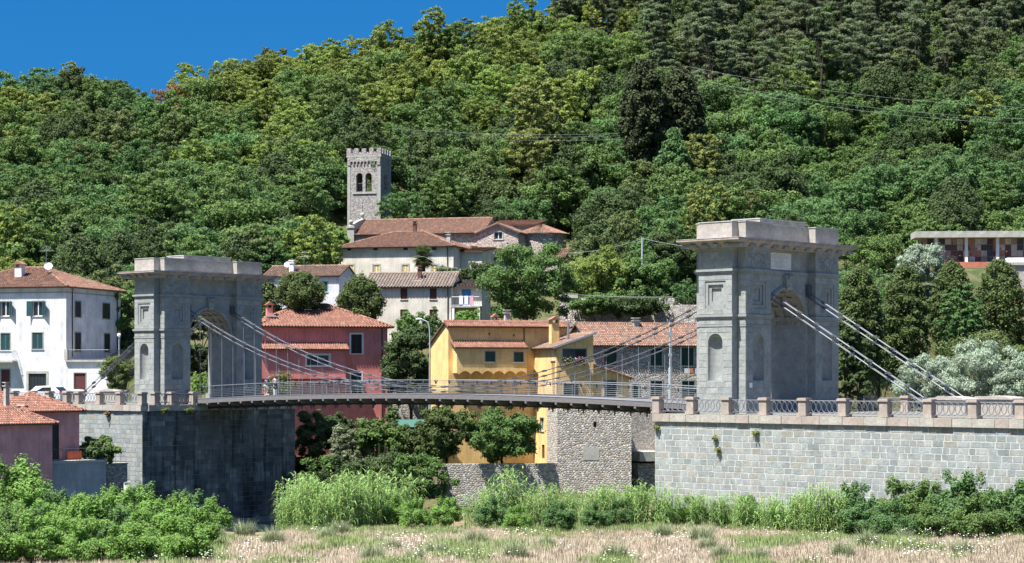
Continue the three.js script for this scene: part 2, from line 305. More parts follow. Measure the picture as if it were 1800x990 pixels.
M.copStone = std({ color: rgb(.47, .45, .42), map: tiled(T.stone, 1.7), bumpMap: tiled(T.stoneBump, .9), bumpScale: .03 });
const abL = abutment('bridge_abutment', 'stained stone block abutment rising from the water beside the pink cottage', -22, FACE_L, 1, DARKS.map((c) => c.map((v) => v * .95)), M.darkPier);
const plinth = mesh('plinth', chamfered(FACE_L - .3, FACE_L + .5, -1.4, .42, -EDGE_F - .3, -EDGE_N + .3, .08), M.stone, abL);
const abR = abutment('bridge_abutment', 'long pale grey stone block abutment wall behind the reeds', FACE_R, 104, -1, GREY, M.block);

// ---------------------------------------------------------------- the two triumphal-arch pylons
// local frame: x along the bridge from the pylon's middle, z = -(across), y up from the road
const HB = 1.3635, HD = 2.01, WB = 6.01, WP = 5.39, WC = 2.59, HC = 1.41, RO = 2.33, SPR = 16.45 - ROAD, TOP = 21.35 - ROAD;
const OUT = [[-HB, -WB], [HB, -WB], [HB, -WP], [HD, -WP], [HD, -WC], [HC, -WC], [HC, WC], [HD, WC], [HD, WP], [HB, WP], [HB, WB], [-HB, WB], [-HB, WP], [-HD, WP], [-HD, WC], [-HC, WC], [-HC, -WC], [-HD, -WC], [-HD, -WP], [-HB, -WP]];
const PIER = (s) => [[-HB, s * WB], [HB, s * WB], [HB, s * WP], [HD, s * WP], [HD, s * WC], [-HD, s * WC], [-HD, s * WP], [-HB, s * WP]];
const NICHE_R = .59, N0 = 12.66 - ROAD, N1 = 15.75 - ROAD, Q0 = 17.38 - ROAD, Q1 = 19.2 - ROAD;
function makePylon(label) {
  const t = thing('bridge_pylon', label, 'pylon', bp(HB, ROAD, 6.01), -TH);
  const ev = new Evaluator(); ev.attributes = ['position', 'normal']; ev.useGroups = false;
  const brush = (g) => { const f = g.index ? g.toNonIndexed() : g.clone(); for (const k of Object.keys(f.attributes)) if (!['position', 'normal'].includes(k)) f.deleteAttribute(k); const b = new Brush(f); b.updateMatrixWorld(); return b; };
  const niche = (x, z, turn) => [new THREE.CylinderGeometry(NICHE_R, NICHE_R, N1 - N0 - NICHE_R, 24).translate(0, (N0 + N1 - NICHE_R) / 2, 0), new THREE.SphereGeometry(NICHE_R, 24, 14).translate(0, N1 - NICHE_R, 0)].map((g) => g.scale(1, 1, .8).rotateY(turn).translate(x, 0, z));
  const panel = (x, z, turn) => [.84, .62, .40].map((h, i) => new THREE.BoxGeometry(h * 2, h * 2.16, .1 + .2 * i).translate(0, (Q0 + Q1) / 2, 0).rotateY(turn).translate(x, 0, z));
  for (const s of [-1, 1]) {
    let b = brush(prism(PIER(s), 0, TOP));
    const mid = s * (WP + WC) / 2;
    const cuts = [...niche(0, s * WB, 0), ...panel(0, s * WB, 0), ...[1, -1].flatMap((q) => [...niche(q * HD, mid, Math.PI / 2), ...panel(q * HD, mid, Math.PI / 2)])];
    for (const c of cuts) b = ev.evaluate(b, brush(c), SUBTRACTION);
    const g = b.geometry.clone(); mesh('pier', g, M.stone, t, { soft: true });
  }
  const sh = new THREE.Shape(); // middle wall with the arch through it and niches in its jambs
  sh.moveTo(-WC, 0); sh.lineTo(-RO, 0); sh.lineTo(-RO, SPR); sh.absarc(0, SPR, RO, Math.PI, 0, true); sh.lineTo(RO, 0); sh.lineTo(WC, 0); sh.lineTo(WC, TOP); sh.lineTo(-WC, TOP); sh.closePath();
  let mid = brush(new THREE.ExtrudeGeometry(sh, { depth: HC * 2, bevelEnabled: false, curveSegments: 32 }).translate(0, 0, -HC).rotateY(Math.PI / 2));
  mesh('arch_wall', mid.geometry, M.stone, t, { soft: true });
  // jamb niches: shallow recessed panels with round heads, framed proud of the jamb
  for (const s of [-1, 1]) {
    const r = new THREE.Shape(); r.moveTo(-HC + .06, .02); r.lineTo(HC - .06, .02); r.lineTo(HC - .06, SPR - .1); r.lineTo(-HC + .06, SPR - .1); r.closePath();
    const h = new THREE.Path(); h.moveTo(-.56, N0); h.lineTo(-.56, N1 - .56); h.absarc(0, N1 - .56, .56, Math.PI, 0, true); h.lineTo(.56, N0); h.closePath(); r.holes.push(h);
    mesh('jamb_facing', new THREE.ExtrudeGeometry(r, { depth: .16, bevelEnabled: false, curveSegments: 16 }).translate(0, 0, -.16).translate(0, 0, -s * 0).rotateY(s > 0 ? Math.PI : 0).translate(0, 0, s * (RO - (s > 0 ? .16 : -.16))).translate(0, 0, s > 0 ? .002 : -.002), M.stone, t);
  }
  // archivolt, keystone, coffered vault
  for (const s of [-1, 1]) {
    const a = new THREE.Shape(); a.absarc(0, 0, 2.57, 0, Math.PI, false); a.absarc(0, 0, 2.36, Math.PI, 0, true); a.closePath();
    const a2 = new THREE.Shape(); a2.absarc(0, 0, 2.47, 0, Math.PI, false); a2.absarc(0, 0, 2.345, Math.PI, 0, true); a2.closePath();
    const mk = (q, d) => new THREE.ExtrudeGeometry(q, { depth: d, bevelEnabled: false, curveSegments: 32 }).rotateY(s * Math.PI / 2).translate(s * (HC - .004), SPR, 0);
    mesh('archivolt', [mk(a, .11), mk(a2, .17)], M.stone, t);
    const k = new THREE.Shape([[-.24, 0], [.24, 0], [.36, .95], [-.36, .95]].map((q) => new THREE.Vector2(...q)));
    mesh('keystone', [new THREE.ExtrudeGeometry(k, { depth: .3, bevelEnabled: true, bevelSize: .03, bevelThickness: .03, bevelSegments: 1 }).rotateY(s * Math.PI / 2).translate(s * (HC - .01), SPR + RO + .01, 0), new THREE.CylinderGeometry(.15, .15, .5, 12).rotateX(Math.PI / 2).translate(s * (HC + .34), SPR + RO + .82, 0), new THREE.CylinderGeometry(.1, .1, .4, 12).rotateX(Math.PI / 2).translate(s * (HC + .28), SPR + RO + .16, 0)], M.stone, t);
  }
  const rib = []; for (let k = 0; k <= 8; k++) { const a = Math.PI * (k + .5) / 9; rib.push(new THREE.BoxGeometry(HC * 2 - .1, .12, .3).rotateX(-a + Math.PI / 2).translate(0, SPR + Math.sin(a) * (RO - .05), Math.cos(a) * (RO - .05))); }
  for (const x of [-1.15, -.4, .4, 1.15]) { const a = new THREE.Shape(); a.absarc(0, 0, RO + .02, 0, Math.PI, false); a.absarc(0, 0, RO - .12, Math.PI, 0, true); a.closePath(); rib.push(new THREE.ExtrudeGeometry(a, { depth: .26, bevelEnabled: false, curveSegments: 24 }).rotateY(Math.PI / 2).translate(x - .13, SPR, 0)); }
  mesh('coffered_vault', rib, std({ color: rgb(.33, .305, .275), map: tiled(T.stone, 1.5) }), t);
  // string courses
  const ring = (o, y0, y1, name, outl = OUT) => mesh(name, prism(offset(outl, o), y0 - ROAD, y1 - ROAD), M.stone, t);
  for (const s of [-1, 1]) {
    const half = PIER(s).map(([x, z]) => [x, Math.abs(z) === WC ? s * (WC + .004) : z]);
    ring(.13, 16.84, 17.0, 'string_course', half); ring(.07, 16.72, 16.838, 'string_course', half); ring(.045, 16.2, 16.32, 'fillet', half);
    ring(.16, 10.45, 11.35, 'plinth', half);
  }
  ring(.14, 19.82, 19.98, 'string_course'); ring(.07, 19.7, 19.818, 'string_course'); ring(.1, 21.2, 21.36, 'bed_moulding');
  // carved wreaths in the frieze
  for (const q of [1, -1]) for (const s of [-1, 1]) {
    const c = []; const R = rng(5);
    for (let k = 0; k < 16; k++) { const a = k / 16 * Math.PI * 2; c.push(new THREE.SphereGeometry(.1, 6, 5).scale(1, 1, .5).translate(Math.cos(a) * .36, Math.sin(a) * .36, 0)); }
    for (const m of [-1, 1]) for (const [x, y, r] of [[.62, .12, .2], [.66, -.28, .15], [.95, .2, .14]]) c.push(new THREE.TorusGeometry(r, .05, 6, 14).translate(m * x, y, 0));
    for (let k = 0; k < 10; k++) c.push(new THREE.SphereGeometry(.07, 5, 4).translate((R() - .5) * 1.9, (R() - .5) * .8, 0));
    mesh('carved_wreath', c.map((g) => g.rotateY(Math.PI / 2).translate(q * (HD + .005), 20.6 - ROAD, s * (WP + WC) / 2)), M.stone, t, { soft: true });
  }
  // cornice: modillions under a flared slab
  const E1 = 2.56, E2 = 6.91, mod = [];
  for (let z = -6.3; z <= 6.31; z += 1.26) for (const s of [-1, 1]) mod.push(bx(s * 1.5, s * (E1 - .14), 21.40 - ROAD, 21.58 - ROAD, z - .3, z + .3));
  for (let x = -1.35; x <= 1.36; x += .9) for (const s of [-1, 1]) mod.push(bx(x - .2, x + .2, 21.395 - ROAD, 21.575 - ROAD, s * 5.6, s * (E2 - .2)));
  for (const m of mod) mesh('modillion', m, M.stone, t);
  const fr = (x0, z0, y0, x1, z1, y1) => { const p = []; const q = (y, x, z) => [[-x, y, -z], [x, y, -z], [x, y, z], [-x, y, z]]; const A = q(y0, x0, z0), B = q(y1, x1, z1); const f = (a, b, c, d) => p.push(...a, ...b, ...c, ...a, ...c, ...d); f(A[0], A[1], A[2], A[3]); f(B[3], B[2], B[1], B[0]); for (let k = 0; k < 4; k++) f(A[(k + 1) % 4], A[k], B[k], B[(k + 1) % 4]); const g = new THREE.BufferGeometry(); g.setAttribute('position', new THREE.Float32BufferAttribute(p, 3)); return g; };
  mesh('cornice', [fr(2.1, 6.1, 21.36 - ROAD, 2.2, 6.3, 21.5 - ROAD), fr(2.24, 6.36, 21.5 - ROAD, E1 - .03, E2 - .03, 21.8 - ROAD), fr(E1, E2, 21.8 - ROAD, E1, E2, 21.93 - ROAD)], M.pinkStone, t);
  mesh('cornice_flashing', bx(-E1 - .02, E1 + .02, 21.93 - ROAD, 21.955 - ROAD, -E2 - .02, E2 + .02), M.lead, t);
  // attic in blocks that follow the plan, and the raised middle
  mesh('attic', prism(OUT, 21.955 - ROAD, 23.05 - ROAD), M.attic, t);
  mesh('attic_cap', prism(offset(OUT, .04), 23.05 - ROAD, 23.1 - ROAD), M.lead, t);
  mesh('attic_block', bx(-1.15, 1.15, 23.1 - ROAD, 23.42 - ROAD, -2.65, 2.65), M.attic, t);
  mesh('attic_block_cap', bx(-1.19, 1.19, 23.42 - ROAD, 23.47 - ROAD, -2.69, 2.69), M.lead, t);
  // chain ports: dark iron boots where the chains leave the wall
  for (const s of [-1, 1]) for (const q of [-1, 1]) mesh('chain_port', bx(q * (HC - .3), q * (HC + .3), 18.35 - ROAD, 19.15 - ROAD, s * 2.41 - .16, s * 2.41 + .16), M.iron, t);
  // dressed blocks on the faces that show
  const B = (o) => blockWall(t, { tones: PYLON, lmin: .55, lmax: 1.05, ch: .45, proud: .014, joint: .014, chamfer: .008, limit: 400, ...o });
  const nich = (c) => [c - .66, c + .66, N0 - .06, N1 + .06], squ = (c) => [c - .92, c + .92, Q0 - .06, Q1 + .06], band = (w) => [[0, w, 5.68, 5.84], [0, w, 6.2, 6.52], [0, w, 9.18, 9.5]];
  let sd = 100;
  for (const s of [-1, 1]) {
    B({ p: [-HB, .86, s * WB], u: [1, 0, 0], n: [0, 0, s], W: HB * 2, H: TOP - .86, holes: [nich(HB), squ(HB), ...band(HB * 2), [0, 9, 10.6, 11]].map(([a, b, c, d]) => [a, b, c - .86, d - .86]), seed: sd++ });
    for (const q of [1, -1]) {
      if (q < 0 && s > 0) continue;
      const w = WP - WC; B({ p: [q * HD, .86, s * WC], u: [0, 0, s], n: [q, 0, 0], W: w, H: TOP - .86, holes: [nich(w / 2), squ(w / 2), ...band(w), [0, w, 9.5, 10.6], [0, 9, 10.6, 11]].map(([a, b, c, d]) => [a, b, c - .86, d - .86]), seed: sd++ });
      B({ p: [q * HB, .86, s * WP], u: [q, 0, 0], n: [0, 0, s], W: HD - HB, H: TOP - .86, holes: [...band(1), [0, 9, 10.6, 11]].map(([a, b, c, d]) => [a, b, c - .86, d - .86]), lmin: .64, lmax: .66, seed: sd++ });
    }
  }
  return t;
}
M.attic = std({ color: rgb(.43, .395, .375), map: tiled(T.stone, 2.4), bumpMap: tiled(T.stoneBump, 1.2), bumpScale: .01 });
const pylonL = makePylon('grey stone arch pylon between the white house and the pink house');
const pylonR = copyOf(pylonL, bp(61.38 + HB, ROAD, 6.01), -TH, 'grey stone arch pylon carrying a white marble plaque');
{ // inscription slab: lettering too fine to read, in centred lines
  const n = 256, m = 176, d = new Uint8Array(n * m * 4).fill(225), R = rng(3), wd = [.2, .55, .72, .76, .42, .38, .66, .4, .34, .4, .6, .26];
  const ink = (x, y, v) => { const k = (y * n + x) * 4; d[k] = v; d[k + 1] = v; d[k + 2] = v + 4; };
  wd.forEach((w, i) => { const y0 = m - 16 - Math.round(i * 13); let x = Math.round(n * (.5 - w / 2)); const end = n * (.5 + w / 2); while (x < end) { const l = 8 + R() * 26; for (let k = 0; k < l && x + k < end; k++) if (R() < .62) for (let y = 0; y < 5; y++) if (R() < .8) ink(Math.floor(x + k), y0 - y, 70 + R() * 60); x += l + 4; } });
  for (const [x, y] of [[14, 14], [242, 14], [14, 160], [242, 160]]) for (let a = -3; a <= 3; a++) for (let b = -3; b <= 3; b++) if (a * a + b * b < 9) ink(x + a, y + b, 90);
  for (let k = 3; k < d.length; k += 4) d[k] = 255;
  const tx = new THREE.DataTexture(d, n, m); tx.magFilter = THREE.LinearFilter; tx.colorSpace = THREE.SRGBColorSpace; tx.needsUpdate = true;
  const PZ1 = 2.3, PZ0 = -.52;   // a broad slab over the arch
  const pl = new THREE.Group(); pl.name = 'plaque'; pl.userData.label = 'white marble plaque with fine engraved lines'; pylonR.add(pl);
  mesh('slab', bx(HC, HC + .05, 20.1 - ROAD, 21.28 - ROAD, PZ0, PZ1), M.white, pl);
  const f = new THREE.PlaneGeometry(PZ1 - PZ0 - .04, 1.14).rotateY(Math.PI / 2).translate(HC + .054, 20.69 - ROAD, (PZ0 + PZ1) / 2);
  place('inscription', f, std({ map: tx, color: rgb(.85, .85, .85), roughness: .5 }), pl);
  mesh('notice', bx(HD + .02, HD + .04, 12.2 - ROAD, 12.52 - ROAD, 4.7, 5.02), M.white, pylonR, { label: 'small white notice on the pier' });
}

// ---------------------------------------------------------------- parapets: posts with interlaced ring railings
const ringGeo = new THREE.TorusGeometry(.37, .022, 5, 24);
function parapet(label, pts, group) { // pts: [a, b] of the posts
  const p0 = bp(pts[0][0], ROAD, pts[0][1]); const t = thing('parapet_railing', label, 'railing', p0, -TH);
  const L = ([a, b]) => V(a - pts[0][0], 0, -(b - pts[0][1]));
  pts.forEach((q, i) => {
    const c = L(q), w = .29;
    const post = place('post', flat(chamfered(c.x - w, c.x + w, .16, .93, c.z - w, c.z + w, .025)), M.pinkStone, t);
    mesh('cap', [chamfered(c.x - w - .07, c.x + w + .07, .93, 1.04, c.z - w - .07, c.z + w + .07, .02), bx(c.x - w - .02, c.x + w + .02, 1.04, 1.1, c.z - w - .02, c.z + w + .02)], M.pinkStone, post);
    mesh('foot', chamfered(c.x - w - .06, c.x + w + .06, 0, .16, c.z - w - .06, c.z + w + .06, .02), M.pinkStone, post);
    if (i === pts.length - 1) return;
    const e = L(pts[i + 1]), d = e.clone().sub(c), len = d.length(), dir = d.clone().normalize(), s = c.clone().addScaledVector(dir, w), span = len - 2 * w, yaw = Math.atan2(-dir.z, dir.x);
    const f = s.clone().addScaledVector(dir, span);
    const pan = mesh('ring_panel', [bar(s.clone().setY(.94), f.clone().setY(.94), .02, 5), bar(s.clone().setY(.15), f.clone().setY(.15), .02, 5)], M.ring, t);
    const n = Math.max(2, Math.round(span / .42)), st = span / n;
    for (let k = 0; k < n; k++) { const m = place('ring', ringGeo, M.ring, pan); m.position.copy(s).addScaledVector(dir, st * (k + .5)).setY(.545); m.rotation.y = yaw; }
  });
  return t;
}
const aAt = (px, b) => { let lo = -30, hi = 110; for (let i = 0; i < 50; i++) { const m = (lo + hi) / 2; if (pxOf(bp(m, 0, b)) < px) lo = m; else hi = m; } return (lo + hi) / 2; };
const bAt = (px, a) => { let lo = -5, hi = 20; for (let i = 0; i < 50; i++) { const m = (lo + hi) / 2; if (pxOf(bp(a, 0, m)) < px) lo = m; else hi = m; } return (lo + hi) / 2; };
const EN = EDGE_N + .3, EF = EDGE_F - .3;
const rightPosts = [1157, 1217, 1279, 1345, 1414, 1484, 1557, 1634, 1713, 1796].map((px) => [aAt(px, EN), EN]); rightPosts.push([rightPosts[9][0] + 2.9, EN]);
parapet('stone posts with ring railings along the top of the pale abutment wall', rightPosts);
{ const s = []; for (let a = rightPosts[0][0]; a < 90; a += 2.9) s.push([a, EF]); parapet('stone posts with ring railings along the hill side of the road', s); }
parapet('stone posts with ring railings above the stained pier, street side', [-20.6, -17.8, -15, -12.2, -9.5, -6.8].map((a) => [a, EN]).concat([103, 139, 176, 212, 250].map((px) => [aAt(px, EN), EN])).filter((q, i, s) => !i || q[0] - s[i - 1][0] > 1.2));
parapet("short stone post railing at the bridge head above the stained pier", [[FACE_L - .3, EN + 1.3], [FACE_L - .3, bAt(302, FACE_L - .3)], [FACE_L - .3, bAt(340, FACE_L - .3)]]);

// ---------------------------------------------------------------- deck
const MIDA = (FACE_L + FACE_R) / 2, deckY = (a) => 10.92 + .62 * (1 - ((a - MIDA) / ((FACE_R - FACE_L) / 2)) ** 2), DN = 3.3, DF = 8.7;
const deck = thing('bridge_deck', 'slightly arched footbridge deck with weathered edge beams and tube railings', 'bridge deck', bp(0, 0, 0), -TH);
const LINKS = 39, STEP = (60.7 - 3.0) / LINKS, nodeA = (k) => 3.0 + STEP * k;
const strip = (b0, b1, y0, y1, name, mat) => { // long piece that follows the camber
  const p = [], N = 56; const P = (k, y, b) => { const a = lerp(FACE_L - .6, FACE_R + .6, k / N); return [a, deckY(a) + y, -b]; };
  for (let k = 0; k < N; k++) { const f = (A, B, C, D) => p.push(...A, ...B, ...C, ...A, ...C, ...D); f(P(k, y1, b0), P(k + 1, y1, b0), P(k + 1, y1, b1), P(k, y1, b1)); f(P(k, y0, b0), P(k, y0, b1), P(k + 1, y0, b1), P(k + 1, y0, b0)); f(P(k, y0, b0), P(k + 1, y0, b0), P(k + 1, y1, b0), P(k, y1, b0)); f(P(k, y0, b1), P(k, y1, b1), P(k + 1, y1, b1), P(k + 1, y0, b1)); }
  const g = new THREE.BufferGeometry(); g.setAttribute('position', new THREE.Float32BufferAttribute(p, 3)); return mesh(name, g, mat, deck);
};
strip(DN + .2, DF - .2, -.1, 0, 'deck_slab', M.oldWood);
strip(DN, DN + .18, -.34, .03, 'edge_beam', M.oldWood); strip(DF - .18, DF, -.34, .03, 'edge_beam', M.oldWood);
strip(DN - .02, DN + .3, .034, .07, 'edge_plate', M.greyPaint); strip(DF - .3, DF + .02, .034, .07, 'edge_plate', M.greyPaint);
strip(4.4, 4.7, -.82, -.56, 'stringer', M.darkWood); strip(7.3, 7.6, -.82, -.56, 'stringer', M.darkWood);
for (let k = 1; k < LINKS; k++) {
  const a = nodeA(k); if (a < FACE_L - .2 || a > FACE_R + .2) continue;
  const y = deckY(a), tp = new THREE.Shape([[-DN + .1, -.36], [-DF - .1, -.36], [-DF - .1, -.5], [-DF + .35, -.68], [-DN - .35, -.68], [-DN + .1, -.5]].map((q) => new THREE.Vector2(...q)));
  mesh('cross_beam', new THREE.ExtrudeGeometry(tp, { depth: .2, bevelEnabled: false }).rotateY(-Math.PI / 2).translate(a + .1, y, 0).applyMatrix4(new THREE.Matrix4()), M.oldWood, deck);
  const nut = []; for (const b of [4.55, 7.45]) { nut.push(new THREE.CylinderGeometry(.07, .05, .3, 6).translate(a, y - .97, -b)); nut.push(bx(a - .22, a + .22, y - .9, y - .84, -b - .05, -b + .05)); } // nuts hanging under the stringers
  mesh('bolt', nut, M.iron, deck);
}
for (const [b, s] of [[3.75, -1], [8.25, 1]]) {
  for (let k = 1; k < LINKS; k++) {
    const a = nodeA(k) + .5; if (a < FACE_L || a > FACE_R) continue; const y = deckY(a);
    mesh('railing_post', [beam(V(a, y + .06, -b), V(a, y + .86, -b), .05, .09).translate(0, 0, 0), beam(V(a, y + .84, -b), V(a, y + 1.08, -b + s * -.1), .05, .08)], M.iron, deck);
  }
  const line = (y, r, name, mat, off = 0) => { const p = []; for (let k = 0; k <= 20; k++) { const a = lerp(FACE_L - .4, FACE_R + .4, k / 20); p.push(V(a, deckY(a) + y, -b + off)); } mesh(name, tube(p, r, 60, 6), mat, deck, { soft: true }); };
  line(1.1, .032, 'handrail', M.steel, s * -.1); for (const y of [.24, .38, .52, .66, .80]) line(y, .01, 'rail_wire', M.wireGrey);
  line(.95, .014, 'rail_tube', M.wireGrey);
}

// ---------------------------------------------------------------- suspension chains
const chainY = (a) => 12.06 + 6.64 * ((a - 31.85) / 28.85) ** 2;
function chain(label, b, P, hang, group) { // P: node points (local a, y) ; upper and lower courses of paired bars
  const t = thing('suspension_chain', label, 'chain', bp(P[0][0], P[0][1], b), -TH, group);
  const L = (q, dy, dz) => V(q[0] - P[0][0], q[1] - P[0][1] + dy, dz);
  for (let k = 0; k < P.length - 1; k++) {
    for (const dy of [0, -.36]) {
      const n = (k + (dy ? 1 : 0)) % 2 ? [-.09, .09] : [-.05, .05];
      mesh('link', n.map((z) => bar(L(P[k], dy, z), L(P[k + 1], dy, z), .024, 6)), M.chainIron, t);
    }
    if (k) {
      const q = new THREE.Vector2(P[k + 1][0] - P[k - 1][0], P[k + 1][1] - P[k - 1][1]).normalize();
      for (const dy of [0, -.36]) { const c = L(P[k], dy, 0); const x = V(q.x * .16, q.y * .16, 0); mesh('coupling', [beam(c.clone().sub(x), c.clone().add(x), .26, .11), bar(c.clone().add(V(0, 0, -.19)), c.clone().add(V(0, 0, .19)), .05, 8)], M.iron, t); }
      if (hang) { const a = P[k][0], yb = deckY(a) - .3, c = L(P[k], -.36, 0); if (P[k][1] - .45 > yb + .3) mesh('hanger', [bar(c, V(c.x, yb - P[0][1], 0), .016, 5), new THREE.CylinderGeometry(.045, .045, .1, 6).translate(c.x, yb - P[0][1] + .32, 0)], M.greyPaint, t); else mesh('hanger', bar(c, V(c.x, yb - P[0][1], 0), .016, 5), M.greyPaint, t); }
    }
  }
}
M.chainIron = std({ color: rgb(.12, .13, .16), roughness: .5, metalness: .35 });
const main = []; for (let k = 0; k <= LINKS; k++) main.push([nodeA(k), chainY(nodeA(k))]);
chain('river side suspension chain sagging from pylon to pylon', 3.6, main, true);
chain('hill side suspension chain sagging from pylon to pylon', 8.42, main, true);
for (const [b, side] of [[3.6, 'river side'], [8.42, 'hill side']]) {
  const r = [], l = []; for (let k = 0; k <= 10; k++) { r.push([64.2 + k * 1.36, 18.72 - k * .8]); l.push([-.1 - k * 1.36, 18.72 - k * .8]); }
  chain(`${side} anchor chain running down from the plaque pylon to its block`, b, r, false);
  chain(`${side} anchor chain running down behind the pylon beside the white house`, b, l, false);
  for (const [a, where] of [[aAt(b < 5 ? 1677 : 1758, b), 'pale domed anchor block below the plaque pylon'], [-14.5, 'pale domed anchor block by the white house street']]) {
    const k = thing('anchor_block', `${where}, ${side}`, 'anchor block', bp(a, ROAD, b), -TH);
    mesh('body', chamfered(-1.25, 1.25, 0, .98, -.7, .7, .08), M.attic, k);
    const lid = new THREE.Shape([[-1.36, 0], [1.36, 0], [1.33, .08], [.6, .2], [0, .23], [-.6, .2], [-1.33, .08]].map((q) => new THREE.Vector2(...q)));
    mesh('lid', new THREE.ExtrudeGeometry(lid, { depth: 1.7, bevelEnabled: false }).translate(0, .98, -.85), M.attic, k);
  }
}
// ---------------------------------------------------------------- roofs of curved clay tiles, walls with openings, windows
const CLAY = [[.30, .15, .105], [.26, .13, .095], [.34, .18, .125], [.22, .125, .10], [.37, .21, .15], [.18, .115, .095], [.30, .19, .15]];
const CLAY_RED = [[.34, .15, .105], [.31, .14, .10], [.37, .175, .125], [.27, .125, .095], [.40, .21, .155], [.33, .165, .13], [.25, .14, .11]];
const CLAY_OLD = [[.26, .165, .13], [.31, .185, .14], [.22, .15, .125], [.35, .22, .17], [.19, .135, .115], [.29, .20, .165]];
const CLAY_GREY = [[.27, .22, .195], [.30, .245, .215], [.24, .20, .18], [.33, .265, .23]];
M.tile = std({ color: rgb(1, 1, 1), vertexColors: true, map: tiled(T.stone, 1.3), roughness: .9 });
function tiles(parent, p0, u, s, W, S, pal, inside, seed = 1, pitch = .23, row = .36) {
  const R = rng(seed), n = u.clone().cross(s).normalize(); if (n.y < 0) n.negate();
  const pos = [], col = [], K = 4, cols = Math.round(W / pitch), rows = Math.round(S / row), pw = W / cols, ph = S / rows;
  const pt = (a, b, h) => p0.clone().addScaledVector(u, a).addScaledVector(s, b).addScaledVector(n, h);
  const quad = (A, B, C, D, c) => { for (const q of [A, B, C, A, C, D]) { pos.push(q.x, q.y, q.z); col.push(c[0], c[1], c[2]); } };
  for (let j = 0; j < rows; j++) for (let i = 0; i < cols; i++) {
    const a = (i + .5) * pw, b = (j + .5) * ph; if (inside && !inside(a, b)) continue;
    const t = pal[Math.floor(R() * pal.length)], k = .8 + .4 * R(), c = t.map((v) => v * k), c2 = pal[Math.floor(R() * pal.length)].map((v) => v * .85);
    quad(pt(i * pw, j * ph, .012), pt((i + 1) * pw, j * ph, .012), pt((i + 1) * pw, (j + 1) * ph + .02, 0), pt(i * pw, (j + 1) * ph + .02, 0), c2);
    const w0 = pw * .36, w1 = pw * .29, q = (R() - .5) * .02, y0 = .045 + R() * .012, y1 = .01, sk = (R() - .5) * .02;
    for (let m = 0; m < K; m++) { const t0 = Math.PI * m / K, t1 = Math.PI * (m + 1) / K; quad(pt(a + q - Math.cos(t0) * w0, j * ph - .02, y0 + Math.sin(t0) * w0 * .9), pt(a + q - Math.cos(t1) * w0, j * ph - .02, y0 + Math.sin(t1) * w0 * .9), pt(a + sk - Math.cos(t1) * w1, (j + 1) * ph + .03, y1 + Math.sin(t1) * w1 * .9), pt(a + sk - Math.cos(t0) * w1, (j + 1) * ph + .03, y1 + Math.sin(t0) * w1 * .9), c); }
  }
  const g = new THREE.BufferGeometry(); g.setAttribute('position', new THREE.Float32BufferAttribute(pos, 3)); g.setAttribute('color', new THREE.Float32BufferAttribute(col, 3));
  return mesh('roof_tiles', g, M.tile, parent, { kind: 'stuff' });
}
function ridge(parent, a, b, pal, seed = 3, name = 'ridge_tiles') {
  const R = rng(seed), d = b.clone().sub(a), L = d.length(), n = Math.max(1, Math.round(L / .42)), list = [];
  for (let i = 0; i < n; i++) { const p = a.clone().addScaledVector(d, i / n), q = a.clone().addScaledVector(d, (i + 1.06) / n); p.y += .02 + .015 * R(); q.y += .02; const c = pal[Math.floor(R() * pal.length)]; list.push(tint(bar(p, q, .13, 8, .11), rgb(...c))); }
  mesh(name, list, M.tile, parent, { kind: 'stuff' });
}
const slab = (A, B, C, D, th = .12) => { const n = B.clone().sub(A).cross(C.clone().sub(A)).normalize(); if (n.y < 0) n.negate(); const lo = [A, B, C, D].map((p) => p.clone().addScaledVector(n, -th)), hi = [A, B, C, D].map((p) => p.clone().addScaledVector(n, -.015)); const P = []; const f = (a, b, c, d) => { for (const q of [a, b, c, a, c, d]) P.push(q.x, q.y, q.z); }; f(...hi); f(...lo.slice().reverse()); for (let k = 0; k < 4; k++) f(lo[k], lo[(k + 1) % 4], hi[(k + 1) % 4], hi[k]); const g = new THREE.BufferGeometry(); g.setAttribute('position', new THREE.Float32BufferAttribute(P, 3)); return g; };
M.eave = std({ color: rgb(.16, .11, .09), map: tiled(T.grain, 1) });

// a face of a house: matrix of its plane (x to its right, z out of the wall); pix() finds where a sight line through a photograph pixel meets it
function faceOf(t, p, yaw) { const m = new THREE.Matrix4().makeRotationY(yaw).setPosition(p); t.updateMatrixWorld(true); const w = t.matrixWorld.clone().multiply(m), inv = w.clone().invert(); return { m, pix(px, py) { const o = V(0, EYE, 0), q = at(px, py, 100); o.applyMatrix4(inv); q.applyMatrix4(inv); const k = o.z / (o.z - q.z); return [lerp(o.x, q.x, k), lerp(o.y, q.y, k)]; } }; }
function wall(t, face, outline, openings, mat, th = .35, name = 'wall') {
  const s = new THREE.Shape(outline.map((p) => new THREE.Vector2(...p)));
  for (const o of openings) { const [x0, y0, x1, y1] = o; const h = new THREE.Path(); h.moveTo(x0, y0); if (o.arch) { h.lineTo(x0, y1 - (x1 - x0) / 2 * o.arch); h.absellipse((x0 + x1) / 2, y1 - (x1 - x0) / 2 * o.arch, (x1 - x0) / 2, (x1 - x0) / 2 * o.arch, Math.PI, 0, true); } else { h.lineTo(x0, y1); h.lineTo(x1, y1); } h.lineTo(x1, y0); h.closePath(); s.holes.push(h); }
  const m = mesh(name, new THREE.ExtrudeGeometry(s, { depth: th, bevelEnabled: false, curveSegments: 10 }).translate(0, 0, -th), mat, t); m.geometry.applyMatrix4(face.m); return m;
}
